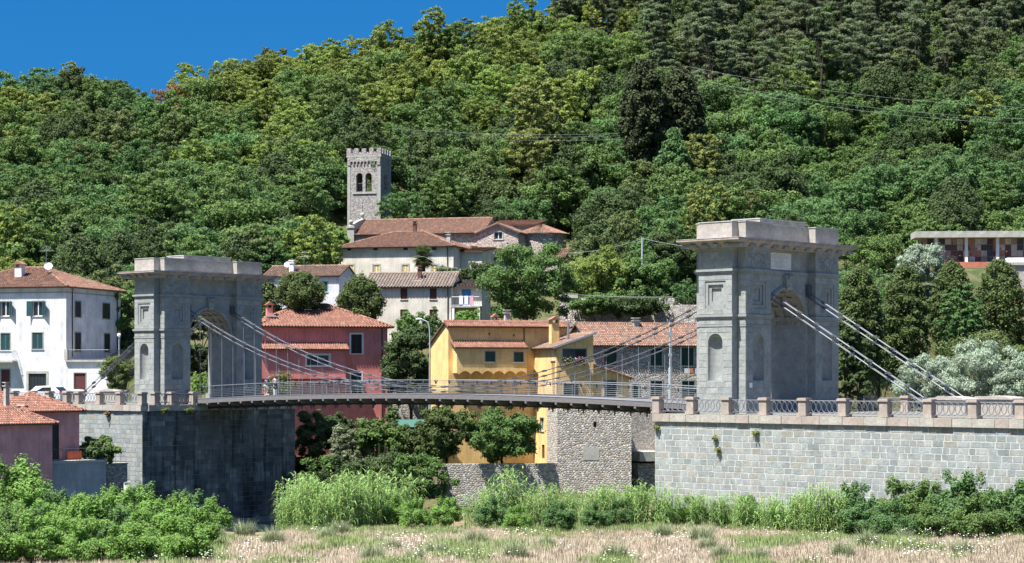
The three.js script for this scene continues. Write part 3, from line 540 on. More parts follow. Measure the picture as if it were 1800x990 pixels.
const louvre = (x0, x1, y0, y1, z) => { const g = [bx(x0, x0 + .06, y0, y1, z - .02, z + .02), bx(x1 - .06, x1, y0, y1, z - .02, z + .02), bx(x0 + .06, x1 - .06, y0, y0 + .08, z - .02, z + .02), bx(x0 + .06, x1 - .06, y1 - .08, y1, z - .02, z + .02), bx(x0 + .06, x1 - .06, y0 + .08, y1 - .08, z - .018, z - .012)]; const n = Math.max(4, Math.round((y1 - y0 - .16) / .075)); for (let i = 0; i < n; i++) g.push(new THREE.BoxGeometry(x1 - x0 - .12, .05, .012).rotateX(.6).translate((x0 + x1) / 2, y0 + .08 + (i + .5) * (y1 - y0 - .16) / n, z)); return g; };
// style: {shut: material} closed shutters, {glass: 1} bare glass, {door: material}; trim: surround material
function opening(t, face, [x0, y0, x1, y1], o) {
  const put = (name, geos, mat, parent) => { const m = mesh(name, geos, mat, parent); m.geometry.applyMatrix4(face.m); return m; };
  const w = x1 - x0, part = o.door ? 'door' : 'window', fr = o.trim ?? M.greyStoneTrim, e = o.edge ?? .1;
  const frame = put(part, [bx(x0 - e, x0, y0 - (o.door ? 0 : .002), y1 + e, -.12, .025), bx(x1, x1 + e, y0 - (o.door ? 0 : .002), y1 + e, -.12, .025), bx(x0, x1, y1, y1 + e, -.12, .025)], fr, t);
  if (!o.door) put('sill', bx(x0 - e - .04, x1 + e + .04, y0 - .09, y0 - .004, -.16, .07), fr, frame);
  const xm = (x0 + x1) / 2;
  if (o.shut) { put('shutter', louvre(x0 + .01, xm - .006, y0 + .01, y1 - .01, -.05), o.shut, frame); put('shutter', louvre(xm + .006, x1 - .01, y0 + .01, y1 - .01, -.05), o.shut, frame); }
  else if (o.door) { const n = Math.max(2, Math.round(w / .22)); for (let i = 0; i < n; i++) put('board', bx(x0 + w * i / n + .004, x0 + w * (i + 1) / n - .004, y0 + .02, y1 - .01, -.14, -.09), o.door, frame); if (o.bars) put('grille', Array.from({ length: Math.round(w / .16) }, (_, i) => bar(V(x0 + .08 + i * .16, y0, -.03), V(x0 + .08 + i * .16, y1, -.03), .014, 5)), M.iron, frame); }
  else { put('pane', bx(x0, x1, y0, y1, -.2, -.18), M.glass, frame); put('sash', [bx(xm - .04, xm + .04, y0, y1, -.18, -.13), bx(x0, x0 + .06, y0, y1, -.18, -.13), bx(x1 - .06, x1, y0, y1, -.18, -.13), bx(x0 + .06, x1 - .06, y1 - .06, y1, -.18, -.13), bx(x0 + .06, x1 - .06, y0, y0 + .06, -.18, -.13)], o.sash ?? M.whiteFrame, frame);
    if (o.open) { for (const s of [-1, 1]) { const a = s < 0 ? x0 : x1; const g = louvre(0, w / 2, 0, y1 - y0, 0); put('shutter', g.map((q) => q.rotateY(s < 0 ? -2.6 + Math.PI * 0 : 2.6 - Math.PI).translate(0, 0, 0)).map((q) => q.translate(s < 0 ? a : a, y0, .06)), o.open, frame); } } }
}
function pipe(t, face, x, y0, y1, mat = M.copper) { const m = mesh('downpipe', [bar(V(x, y0, .07), V(x, y1 - .35, .07), .05, 6), bar(V(x, y1 - .37, .07), V(x, y1 - .02, .4), .05, 6)], mat, t, { soft: true }); m.geometry.applyMatrix4(face.m); }
function chimney(t, p, w, h, mat, cap = 'tile', pal = CLAY_RED) {
  const c = mesh('chimney', [bx(p.x - w / 2, p.x + w / 2, p.y - .6, p.y + h, p.z - w / 2, p.z + w / 2)], mat, t);
  if (cap === 'tile') { mesh('chimney_head', [bx(p.x - w / 2, p.x - w / 2 + .12, p.y + h, p.y + h + .3, p.z - w / 2, p.z + w / 2), bx(p.x + w / 2 - .12, p.x + w / 2, p.y + h, p.y + h + .3, p.z - w / 2, p.z + w / 2)], mat, c); const r = new THREE.Shape([[-w * .75, 0], [w * .75, 0], [0, .32]].map((q) => new THREE.Vector2(...q))); mesh('chimney_cap', new THREE.ExtrudeGeometry(r, { depth: w * 1.4, bevelEnabled: false }).translate(p.x, p.y + h + .3, p.z - w * .7), std({ color: rgb(...pal[0]), map: tiled(T.stone, 1) }), c); }
  else mesh('chimney_cap', [bx(p.x - w / 2 - .08, p.x + w / 2 + .08, p.y + h + .02, p.y + h + .1, p.z - w / 2 - .08, p.z + w / 2 + .08), bx(p.x - w / 2 + .05, p.x + w / 2 - .05, p.y + h + .1, p.y + h + .3, p.z - w / 2 + .05, p.z + w / 2 - .05), bx(p.x - w / 2 - .08, p.x + w / 2 + .08, p.y + h + .3, p.y + h + .37, p.z - w / 2 - .08, p.z + w / 2 + .08)], mat, c);
}
function dish(t, p, r, yaw) { const d = new THREE.Group(); d.name = 'satellite_dish'; d.position.copy(p); t.add(d); const g = new THREE.SphereGeometry(r * 1.6, 16, 6, 0, Math.PI * 2, 0, .67).rotateX(-Math.PI / 2).translate(0, 0, r * 1.5).rotateX(-.5).rotateY(yaw); mesh('reflector', g, M.white, d, { soft: true }); mesh('mast', [bar(V(0, -.9, 0), V(0, 0, 0), .025), bar(V(0, -.1, 0), V(Math.sin(yaw) * r * 1.1, .1, Math.cos(yaw) * r * 1.1), .015)], M.greyPaint, d); }
function antenna(t, p, h) { const g = [bar(V(0, 0, 0), V(0, h, 0), .02, 5)]; for (const [y, w] of [[h - .1, .5], [h - .5, .8]]) { g.push(bar(V(-w, y, 0), V(w, y, .1), .012, 4)); for (let k = -3; k <= 3; k++) g.push(bar(V(k * w / 3.5, y, -.25), V(k * w / 3.5, y, .25), .008, 4)); } const m = mesh('antenna', g, M.greyPaint, t); m.position.copy(p); }

// a plain house volume. Local frame: x along the front from its lower-left corner, front at z = 0, back at z = -D
function volume(t, o) {
  const { W, D, H, mat, x = 0, z = 0, y = 0, roof = {}, front = [], right = [], left = [], pal = CLAY, ovh = .55, rise = 2, seed = 1 } = o;
  const F = faceOf(t, V(x, y, z), 0), Rf = faceOf(t, V(x + W, y, z), Math.PI / 2), Lf = faceOf(t, V(x, y, z - D), -Math.PI / 2), Bf = faceOf(t, V(x + W, y, z - D), Math.PI);
  const rect = (w, h) => [[0, 0], [w, 0], [w, h], [0, h]];
  const conv = (face, list) => list.map((q) => { const [a, b] = face.pix(q[0], q[3]), [c, d] = face.pix(q[2], q[1]); const r = [Math.min(a, c), Math.min(b, d), Math.max(a, c), Math.max(b, d)]; r.o = q[4] ?? {}; if (r.o.arch) r.arch = r.o.arch; return r; });
  const f = conv(F, front), r = conv(Rf, right), l = conv(Lf, left), th = .35;
  const kind = roof.type ?? 'hip';
  wall(t, F, kind === 'gablefront' ? [[0, 0], [W, 0], [W, H], [W / 2, H + rise], [0, H]] : kind === 'shedright' ? [[0, 0], [W, 0], [W, H + rise], [0, H]] : rect(W, H), f, mat);
  wall(t, Bf, kind === 'asym' ? rect(W, H - roof.back) : kind === 'shedfront' ? rect(W, H + rise) : kind === 'shedright' ? [[0, 0], [W, 0], [W, H], [0, H + rise]] : rect(W, H), [], mat);
  const side = kind === 'gable' ? [[th, 0], [D - th, 0], [D - th, H + rise * th / (D / 2)], [D / 2, H + rise], [th, H + rise * th / (D / 2)]] : kind === 'back' ? null : [[th, 0], [D - th, 0], [D - th, H], [th, H]];
  const k = roof.at ?? .5;
  const sideR = kind === 'shedfront' ? [[th, 0], [D - th, 0], [D - th, H + rise * (D - th) / D], [th, H + rise * th / D]] : kind === 'asym' ? [[th, 0], [D - th, 0], [D - th, H - roof.back], [D * k, H + rise], [th, H + .05]] : side;
  const mir = (s) => s.map(([a, b]) => [D - a, b]).reverse();
  const hi = kind === 'shedright' ? [[th, 0], [D - th, 0], [D - th, H + rise], [th, H + rise]] : null;
  const mk = (face, poly, op) => { // side walls butt between the front and back walls
    const s = wall(t, face, poly, op, mat); return s;
  };
  mk(Rf, hi ?? sideR, r); mk(Lf, hi ? [[th, 0], [D - th, 0], [D - th, H], [th, H]] : mir(sideR), l);
  [[F, f], [Rf, r], [Lf, l]].forEach(([face, list]) => list.forEach((q) => { if (!q.o.bare) opening(t, face, q, q.o); }));
  // roof
  const P = (a, b, c) => V(x + a, y + b, z - c), rt = (A, u, s, w, l2, ins, sd) => tiles(t, A, u, s, w, l2, pal, ins, sd, o.pitch, o.row);
  const e = ovh;
  if (kind === 'hip') {
    const run = D / 2 + e, sl = rise / (D / 2), drop = sl * e, ridgeLen = Math.max(.2, W - D * (roof.in ?? 1)), inx = (W - ridgeLen) / 2, top = H + rise;
    const sx = rise / inx, dx = sx * e; const eh = H - drop; const exx = drop / sx; // side overhang that keeps the eaves level
    const A = P(-exx, eh, -e), B = P(W + exx, eh, -e), C = P(W + exx, eh, D + e), E2 = P(-exx, eh, D + e), R1 = P(inx, top, D / 2), R2 = P(W - inx, top, D / 2);
    mesh('eaves', [slab(A, B, R2, R1), slab(B, C, R2, R2), slab(C, E2, R1, R2), slab(E2, A, R1, R1)], M.eave, t);
    const tri = (p0, p1, q0, q1, sd) => { const u = p1.clone().sub(p0), w = u.length(); u.normalize(); const m = q0.clone().add(q1).multiplyScalar(.5).sub(p0); const s = m.clone().addScaledVector(u, -m.dot(u)), L = s.length(); s.normalize(); const a0 = q0.clone().sub(p0).dot(u), a1 = q1.clone().sub(p0).dot(u); rt(p0, u, s, w, L, (a, b) => { const k2 = b / L; return a >= a0 * k2 - .1 && a <= w + (a1 - w) * k2 + .1; }, sd); };
    tri(A, B, R1, R2, seed); tri(B, C, R2, R2, seed + 1); tri(E2, A, R1, R1, seed + 2);
    ridge(t, R1, R2, pal); ridge(t, A, R1, pal); ridge(t, B, R2, pal); ridge(t, C, R2, pal);
    o.top = top;
  } else if (kind === 'gable') {
    const sl = rise / (D / 2), ex = roof.verge ?? .3, A = P(-ex, H - sl * e, -e), B = P(W + ex, H - sl * e, -e), R1 = P(-ex, H + rise, D / 2), R2 = P(W + ex, H + rise, D / 2), C = P(W + ex, H - sl * e, D + e), E2 = P(-ex, H - sl * e, D + e);
    mesh('eaves', [slab(A, B, R2, R1), slab(C, E2, R1, R2)], M.eave, t);
    const s = R1.clone().sub(A), L = s.length(); rt(A, V(1, 0, 0), s.normalize(), W + 2 * ex, L, null, seed); const s2 = R2.clone().sub(C); rt(C, V(-1, 0, 0), s2.normalize(), W + 2 * ex, L, null, seed + 1); ridge(t, R1, R2, pal);
  } else if (kind === 'gablefront') {
    const sl = rise / (W / 2), A = P(-e, H - sl * e, -.3), A2 = P(-e, H - sl * e, D), B = P(W + e, H - sl * e, -.3), B2 = P(W + e, H - sl * e, D), R1 = P(W / 2, H + rise, -.3), R2 = P(W / 2, H + rise, D);
    mesh('eaves', [slab(A, R1, R2, A2), slab(B, B2, R2, R1)], M.eave, t);
    const s = R1.clone().sub(A), L = s.length(); rt(A2, V(0, 0, 1), s.clone().normalize(), D + .3, L, null, seed); const s2 = R1.clone().sub(B); rt(B, V(0, 0, -1), s2.normalize(), D + .3, L, null, seed + 1); ridge(t, R1, R2, pal);
  } else if (kind === 'asym') {
    const R = D * k, A = P(-.2, H - .1, -e), B = P(W + .2, H - .1, -e), R1 = P(-.2, H + rise, R), R2 = P(W + .2, H + rise, R), C = P(W + .2, H - roof.back - .15, D + .3), E2 = P(-.2, H - roof.back - .15, D + .3);
    mesh('eaves', [slab(A, B, R2, R1), slab(C, E2, R1, R2)], M.eave, t);
    let s = R1.clone().sub(A), L = s.length(); rt(A, V(1, 0, 0), s.normalize(), W + .4, L, null, seed); s = R2.clone().sub(C); L = s.length(); rt(C, V(-1, 0, 0), s.normalize(), W + .4, L, null, seed + 1); ridge(t, R1, R2, pal);
  } else if (kind === 'shedright') {
    const sl = rise / W, A = P(-e, H - sl * e, -.25), B = P(W + .2, H + rise + sl * .2, -.25), C = P(W + .2, H + rise + sl * .2, D + .2), E2 = P(-e, H - sl * e, D + .2);
    mesh('eaves', slab(A, B, C, E2), M.eave, t); const s = B.clone().sub(A), L = s.length(); rt(E2, V(0, 0, 1), s.normalize(), D + .45, L, null, seed);
  } else if (kind === 'shedfront') {
    const sl = rise / D, A = P(-.2, H - sl * e, -e), B = P(W + .2, H - sl * e, -e), C = P(W + .2, H + rise, D), E2 = P(-.2, H + rise, D);
    mesh('eaves', slab(A, B, C, E2), M.eave, t); const s = E2.clone().sub(A), L = s.length(); rt(A, V(1, 0, 0), s.normalize(), W + .4, L, null, seed);
  }
  return { F, R: Rf, L: Lf };
}
// frame of a house whose front-left corner stands at pixel px and depth d
function houseAt(name, label, px, d, y0, yaw, category = 'house') { const p = at(px, 660, d); p.y = y0; return thing(name, label, category, p, yaw); }
const across = (px0, d0, px1, yaw) => { const X = (px0 - 900) / FOCAL * d0, k = (px1 - 900) / FOCAL; return (k * d0 - X) / (Math.cos(yaw) - k * Math.sin(yaw)); }; // width along a front from one pixel column to another
const yAt = (py, d) => EYE + (660 - py) / FOCAL * d;
const shedRoof = (t, A, B, C, D, pal, seed, name) => { const u = B.clone().sub(A), w = u.length(), s = D.clone().sub(A), L = s.length(); mesh(name ?? 'eaves', slab(A, B, C, D, .1), M.eave, t); tiles(t, A, u.normalize(), s.normalize(), w, L, pal, null, seed); };
const railing = (t, a, b, h, step, mat = M.iron, name = 'railing') => { const g = [bar(a.clone().setY(a.y + h), b.clone().setY(b.y + h), .022, 5), bar(a.clone().setY(a.y + .08), b.clone().setY(b.y + .08), .016, 5)], L = a.distanceTo(b), n = Math.round(L / step); for (let i = 0; i <= n; i++) { const p = a.clone().lerp(b, i / n); g.push(bar(p, p.clone().setY(p.y + h), .012, 4)); } return mesh(name, g, mat, t); };

// ---- white three-storey house at the street
{
  const yaw = -15.5 * RAD, dC = 200, C = at(116, 660, dC), W = 14, D = 11.8, y0 = 10.3, H = yAt(501.5, dC) - y0;
  const base = C.clone().add(V(-W * Math.cos(yaw), 0, W * Math.sin(yaw))); base.y = y0;
  const t = thing('white_house', 'white three-storey house with teal shutters and a hipped tile roof', 'house', base, yaw), white = plasterMat(.80, .815, .84);
  const S = { shut: M.tealShutter }, G = M.greyStoneTrim;
  const f = volume(t, { W, D, H, mat: white, rise: 2.1, ovh: .42, pal: CLAY, seed: 11, roof: { type: 'hip', in: .95 },
    front: [[1, 530, 17, 556, { open: M.tealShutter, trim: G }], [57, 529.5, 75, 556, { open: M.tealShutter, trim: G }], [1, 586, 17.5, 616, S], [56.5, 585, 75, 614, S], [2, 650, 17, 688, { door: M.redDoor, trim: G }], [50, 657, 81, 690, { door: M.darkDoor, bars: 1, trim: G, edge: .25 }]],
    right: [[131.5, 530.5, 142, 557, { shut: M.darkDoor }], [180, 534, 193, 560, { shut: M.darkDoor }], [131.5, 585, 142, 618, { shut: M.darkDoor }], [183, 587, 193, 619, { shut: M.darkDoor }]] });
  pipe(t, f.R, 1.2, 4.5, H); pipe(t, f.R, D - .8, 3.5, H);
  mesh('frieze', [bx(-.02, W + .02, H - .75, H - .62, -D - .02, .03)], M.greyStoneTrim, t);
  // ground-floor annex with a terrace on it
  const AW = 4.6, AH = yAt(636, 199) - y0;
  const white2 = white, q = faceOf(t, V(W, 0, 0), 0);
  const door = (() => { const [a, b] = q.pix(130, 689), [c, d] = q.pix(150.5, 656); return [a, Math.max(.01, b), c, d]; })();
  wall(t, q, [[.002, 0], [AW, 0], [AW, AH], [.002, AH]], [door], white2, .35, 'annex_wall'); opening(t, q, door, { door: M.redDoor });
  mesh('annex_wall', bx(W + AW - .35, W + AW, 0, AH, -10, -.351), M.rubbleDark, t);
  mesh('terrace_slab', bx(W + .01, W + AW + .15, AH, AH + .16, -10, .25), M.concrete, t);
  const tr = railing(t, V(W + .3, AH + .16, .1), V(W + AW, AH + .16, .1), 1, .14); railing(t, V(W + AW, AH + .16, .1), V(W + AW, AH + .16, -9.5), 1, .14, M.iron, 'terrace_railing');
  mesh('terrace_post', bx(W - .1, W + .25, AH + .16, AH + 1.25, -.1, .25), M.concrete, t);
  const by = f.F.pix(10, 634)[1], bxr = f.F.pix(30, 634)[0]; mesh('balcony', bx(bxr - 5, bxr, by - .18, by, .01, .95), M.concrete, t); railing(t, V(bxr - 5, by, .9), V(bxr - .03, by, .9), .95, .13, M.greyPaint, 'balcony_railing'); railing(t, V(bxr - .03, by, .05), V(bxr - .03, by, .9), .95, .13, M.greyPaint, 'balcony_railing');
  const cp = f.F.pix(8, 484); chimney(t, V(cp[0], H + 1.0, -3), .75, 1.0, white, 'tile');
  dish(t, V(W - 3.9, H + 2.1, -3.6), .42, .5); antenna(t, V(W - 4.6, H + 1.6, -4.5), 2.6);
}
// ---- pink cottage below the street
{
  const yaw = 44 * RAD, pink = plasterMat(.84, .40, .39), d0 = 165.5, C = at(139, 660, d0); const W = across(66, 158.6, 139, yaw);
  const Wf = 5.2, base = C.clone().add(V(-Wf * Math.cos(yaw), 0, Wf * Math.sin(yaw))); base.y = 4.6;
  const t = thing('pink_cottage', 'low pink cottage with red tile roofs and a tall dark green door', 'house', base, yaw);
  const H = yAt(719, 164) - 4.6;
  const f = volume(t, { W: Wf, D: 6.5, H, mat: pink, rise: 1.25, ovh: .45, pal: CLAY_RED, seed: 31, roof: { type: 'hip', in: .9 }, front: [[81, 744, 103, 808, { door: M.darkDoor, trim: pink, edge: .03 }]] });
  const xb = f.F.pix(66, 745)[0], H2 = yAt(742, 158) - 4.6;
  volume(t, { W: 7.5, D: 4, H: H2, x: xb - 7.5, z: 2.2, mat: pink, rise: .9, ovh: .4, pal: CLAY_RED, seed: 35, roof: { type: 'hip', in: .9 } });
  volume(t, { W: 6, D: 6, H: H, x: -6.01, z: -1, mat: pink, rise: 1.6, ovh: .4, pal: CLAY_RED, seed: 37, roof: { type: 'gable' } });
  const ty = f.F.pix(100, 809)[1]; mesh('terrace', bx(xb + .02, Wf + 1.6, ty - .2, ty, .002, 1.7), M.concrete, t); mesh('terrace_wall', bx(xb + .1, Wf + 1.5, -1.5, ty - .2, .002, 1.6), plasterMat(.44, .46, .48), t);
  railing(t, V(xb + .1, ty, 1.6), V(Wf + 1.5, ty, 1.6), .95, .3, M.iron, 'terrace_railing'); railing(t, V(Wf + 1.5, ty, .1), V(Wf + 1.5, ty, 1.6), .95, .3, M.iron, 'terrace_railing');
  mesh('screen', bx(f.F.pix(112, 800)[0], f.F.pix(137, 800)[0], ty + .02, ty + .72, .5, .54), std({ color: rgb(.55, .11, .05) }), t, { label: 'orange reed screen on the terrace' });
  mesh('roof_patch', bx(.3, .65, H + .3, H + .34, -1.4, -.2), M.white, t); chimney(t, V(-.9, H + .9, -.9), .35, .9, M.concrete, 'flat');
}
{ // garden wall beside it with a meter box
  const t = houseAt('garden_wall', 'dark rubble garden wall between the pink cottage and the stained pier', 150, 168, 3, 40 * RAD, 'wall'); mesh('masonry', bx(0, 3.9, -1, 2.6, -.5, 0), M.rubbleDark, t); mesh('wall_coping', bx(-.05, 3.95, 2.6, 2.7, -.55, .05), M.concrete, t); railing(t, V(0, 2.7, -.25), V(3.9, 2.7, -.25), .9, .5);
  const m = thing('meter_box', 'white meter box on a post in front of the stained pier', 'meter box', at(224, 882, 160)); mesh('post', bx(-.05, .05, -.6, .9, -.05, .05), M.iron, m); mesh('cabinet', [bx(-.28, .18, .5, 1.45, -.14, .12), bx(.0, .36, .25, .8, -.3, -.15)], M.white, m); mesh('lid', new THREE.BoxGeometry(.55, .04, .35).rotateZ(.3).translate(0, 1.55, 0), M.white, m);
}
// ---- pink house behind the bridge
{
  const yaw = 18 * RAD, d = 199, y0 = 5, t = houseAt('pink_house', 'dark pink house with a red hipped roof and a tiled pent roof over its bay', 455, d, y0, yaw), W = across(455, d, 681, yaw), H = yAt(571, d + 3) - y0, pink = plasterMat(.86, .29, .27);
  const f = volume(t, { W, D: 10.5, H, mat: pink, rise: 2.15, ovh: .55, pal: CLAY_RED, seed: 51, pitch: .3, row: .34, roof: { type: 'hip', in: .95 }, front: [[617, 588, 636, 621.5, { shut: M.darkDoor, trim: M.whiteFrame, edge: .16 }], [617, 656, 635.5, 694, { shut: M.greenShutter, trim: M.whiteFrame, edge: .16 }]] });
  pipe(t, f.F, f.F.pix(671, 640)[0], 1, H);
  const x1 = f.F.pix(603, 640)[0], yb = f.F.pix(540, 666)[1], yt = f.F.pix(540, 614)[1];
  const bay = faceOf(t, V(0, 0, 1.1), 0), win = (() => { const [a, b] = bay.pix(539, 643), [c, e] = bay.pix(579, 624); return [a, b, c, e]; })();
  wall(t, bay, [[0, yb], [x1, yb], [x1, yt], [0, yt]], [win], pink, .25, 'bay_wall'); opening(t, bay, win, { trim: M.whiteFrame, edge: .12 });
  mesh('bay_wall', [bx(x1 - .25, x1, yb, yt, .002, .849), bx(0, x1 - .26, yb, yb + .2, .002, .849)], pink, t);
  shedRoof(t, V(-.3, yt - .02, 1.4), V(x1 + .35, yt - .02, 1.4), V(x1 + .35, yt + .62, .02), V(-.3, yt + .62, .02), CLAY_RED, 55, 'pent_roof');
  const c1 = f.F.pix(481, 560); chimney(t, V(c1[0], H + .9, -2.2), .6, .75, pink); chimney(t, V(f.F.pix(669, 560)[0], H + .25, -4.5), .6, 1.0, pink); mesh('chimney_flashing', bx(c1[0] - .6, c1[0] + .7, H + .72, H + .82, -2.0, -1.2), M.lead, t); mesh('skylight', bx(5.2, 5.95, H + 1.52, H + 1.6, -3.5, -3.1), M.lead, t);
}
// ---- yellow house
{
  const yaw = 18 * RAD, d = 187, y0 = 4, t = houseAt('yellow_house', 'yellow house with stepped red roofs, dark green shutters and a scalloped bay', 788, d, y0, yaw), yel = plasterMat(.93, .63, .27), G = { shut: M.greenShutter, trim: M.greyStoneTrim, edge: .08 };
  const W = across(788, d, 1000, yaw), H = yAt(573, d + 2) - y0, slopeB = 1.7;
  const f = volume(t, { W, D: 6, H, mat: yel, rise: .38, ovh: .5, pal: CLAY_RED, seed: 61, roof: { type: 'asym', at: .12, back: 1.5 } });
  // vents: shade inside the triangular holes painted as near-black plates
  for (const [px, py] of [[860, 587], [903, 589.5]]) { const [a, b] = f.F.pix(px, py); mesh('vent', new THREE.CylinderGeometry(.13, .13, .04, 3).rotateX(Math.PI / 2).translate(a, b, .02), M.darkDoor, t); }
  // bay with pent roof and scalloped underside
  const bz = 1.3, bay = faceOf(t, V(0, 0, bz), 0), X = (px) => bay.pix(px, 640)[0], x0 = X(803), x1 = X(926), yb = bay.pix(860, 656)[1], yt = bay.pix(860, 611)[1];
  const cv = (q) => { const [a, b] = bay.pix(q[0], q[3]), [c, e] = bay.pix(q[2], q[1]); return [a, b, c, e]; }, w1 = cv([853, 618, 870.5, 636]), w2 = cv([903.5, 619, 920, 636.5]);
  const sc = new THREE.Shape(); sc.moveTo(x0, yt); const n = 6; sc.lineTo(x0, yb); for (let i = 0; i < n; i++) { const a = lerp(x0 + .25, x1, i / n), b = lerp(x0 + .25, x1, (i + 1) / n); sc.lineTo(a, yb - .12); sc.quadraticCurveTo((a + b) / 2, yb + .5, b, yb - .12); } sc.lineTo(x1, yt); sc.closePath();
  for (const w of [w1, w2]) { const h = new THREE.Path(); h.moveTo(w[0], w[1]); h.lineTo(w[0], w[3]); h.lineTo(w[2], w[3]); h.lineTo(w[2], w[1]); h.closePath(); sc.holes.push(h); }
  mesh('bay_wall', new THREE.ExtrudeGeometry(sc, { depth: .25, bevelEnabled: false, curveSegments: 8 }).translate(0, 0, bz - .25), yel, t); opening(t, bay, w1, G); opening(t, bay, w2, G);
  mesh('bay_side', [bx(x0 + .002, x0 + .25, yb, yt, .002, bz - .252), bx(x0 + .26, x1, yb + .5, yb + .62, .002, bz - .252)], yel, t);
  for (let i = 1; i < n; i++) { const a = lerp(x0 + .25, x1, i / n); mesh('corbel', new THREE.CylinderGeometry(.06, .02, bz * 1.15, 6).rotateX(.75).translate(a, yb - .35, bz * .48), yel, t); }
  shedRoof(t, V(x0 - .25, yt - .02, bz + .22), V(x1 + .1, yt - .02, bz + .22), V(x1 + .1, yt + .6, .02), V(x0 - .25, yt + .6, .02), CLAY_RED, 65, 'pent_roof');
  pipe(t, f.F, f.F.pix(921, 590)[0], f.F.pix(921, 606)[1], H);
  // wing that stands forward, roof rising to its far side
  const wz = 6.2, wf = faceOf(t, V(0, 0, wz), 0), wx0 = wf.pix(978, 640)[0], wx1 = wf.pix(1043, 640)[0], hl = wf.pix(978, 610)[1], hr = wf.pix(1043, 586)[1];
  const g = volume(t, { W: wx1 - wx0, D: wz + 3, H: hl, x: wx0, z: wz, mat: yel, rise: hr - hl, ovh: .35, pal: CLAY_OLD, seed: 67, roof: { type: 'shedright' }, front: [[989, 613.5, 1031, 636, { trim: M.greyStoneTrim, edge: .06, sash: M.iron }], [991, 675, 1017, 700, { shut: M.greenShutter }]], left: [[968.5, 613.5, 976, 633.5, { trim: M.greyStoneTrim, edge: .06 }], [949.5, 735, 956, 757.5, { trim: M.greyStoneTrim, edge: .12 }], [953, 782, 957.5, 806, { door: M.redDoor, trim: yel, edge: .02 }], [918, 730, 925, 742, { trim: M.greyStoneTrim, edge: .1 }]] });
  mesh('verge_board', beam(V(wx0 - .4, hl - .1, wz + .27), V(wx1 + .25, hr + .05, wz + .27), .05, .18), M.greyPaint, t);
  const c = wf.pix(997, 584); chimney(t, V(c[0], hl + .9, wz - 3.6), .75, 1.35, yel); mesh('flue_pipe', bar(V(wf.pix(1012, 600)[0], hl + .6, wz - 2), V(wf.pix(1012, 600)[0], hl + 2.2, wz - 2), .11, 10), M.steel, t); chimney(t, V(f.F.pix(879, 560)[0], H + .2, -1.6), .5, .35, M.concrete); chimney(t, V(f.F.pix(905, 560)[0], H + .2, -2.4), .45, 1.0, M.concrete, 'flat');
  // low lean-to stepping down
  const lx1 = wf.pix(1108, 680)[0], l0 = wf.pix(1043, 643)[1], l1 = wf.pix(1108, 664)[1], lz = wz - .3, lf = faceOf(t, V(wx1, 0, lz), 0), o = (q) => { const [a, b] = lf.pix(q[0], q[3]), [c2, e] = lf.pix(q[2], q[1]); return [a, b, c2, e]; }, dq = o([1063, 669, 1083, 700]);
  wall(t, lf, [[.002, 0], [lx1 - wx1, 0], [lx1 - wx1, l1], [.002, l0]], [dq], yel, .3, 'lean_to_wall'); opening(t, lf, dq, { shut: M.greenShutter, trim: M.greyStoneTrim, edge: .12 });
  mesh('lean_to_wall', bx(lx1 - .3, lx1, 0, l1, lz - 5, lz - .302), yel, t);
  shedRoof(t, V(lx1 + .45, l1 - .1, lz + .3), V(lx1 + .45, l1 - .1, lz - 5), V(wx1 + .01, l0 + .1, lz - 5), V(wx1 + .01, l0 + .1, lz + .3), CLAY, 69, 'lean_to_roof');
  const fb = new THREE.Group(); fb.name = 'flower_box'; fb.userData.label = 'window box of pink flowers'; t.add(fb); const [fx, fy] = wf.pix(990, 640), [fx2] = wf.pix(1008, 640); mesh('trough', bx(fx, fx2 + 1.2, fy + .15, fy + .3, wz + .03, wz + .25), M.redDoor, fb);
  const R = rng(8), fl = [], lv = []; for (let k = 0; k < 170; k++) { const a = V(lerp(fx - .1, fx2 + 1.2, R()), fy + .2 + R() * .5 - .35 * R(), wz + .1 + R() * .3); (R() < .32 ? fl : lv).push(new THREE.TetrahedronGeometry(.06 + .04 * R()).rotateX(R() * 6).rotateY(R() * 6).translate(a.x, a.y, a.z)); } mesh('blossoms', fl, std({ color: rgb(.42, .16, .28) }), fb); mesh('leaves', lv, std({ color: rgb(.06, .11, .03) }), fb);
}
// ---- long rubble-stone house
{
  const yaw = 18 * RAD, d = 190, y0 = 6, t = houseAt('stone_house', 'long grey rubble-stone house with an old tile roof and dark green shutters', 1040, d, y0, yaw), W = across(1040, d, 1262, yaw), H = yAt(605, d + 2) - y0;
  const S = { shut: M.greenShutter, trim: M.greyStoneTrim, edge: .13 };
  volume(t, { W, D: 7.5, H, mat: M.rubble, rise: 2.0, ovh: .32, pal: CLAY_OLD.concat(CLAY), seed: 71, roof: { type: 'gable' }, front: [[1062, 611.5, 1084, 642, S], [1144, 612, 1163.5, 643, S], [1198, 612, 1219, 643, S], [1112, 676, 1123, 700, S], [1144, 670, 1164, 700, S], [1199, 670, 1221, 700, { shut: M.greenShutter, trim: M.greyStoneTrim, edge: .13 }]] });
  const fr = faceOf(t, V(0, 0, 0), 0); chimney(t, V(fr.pix(1140, 560)[0], H + 1.5, -3.3), .55, .7, M.concrete, 'flat');
  const R = rng(4), [lx, ly] = fr.pix(1201, 650); for (let k = 0; k < 5; k++) { const w = .3 + R() * .25; mesh('laundry', bx(lx + k * .55, lx + k * .55 + w, ly - .25 - R() * .3, ly + .12, .28, .3), std({ color: [rgb(.7, .7, .72), rgb(.6, .2, .08), rgb(.55, .6, .7), rgb(.75, .72, .7), rgb(.3, .4, .6)][k] }), t); }
  mesh('clothes_line', bar(V(lx - .3, ly + .12, .29), V(lx + 3, ly + .12, .29), .01, 4), M.iron, t);
}
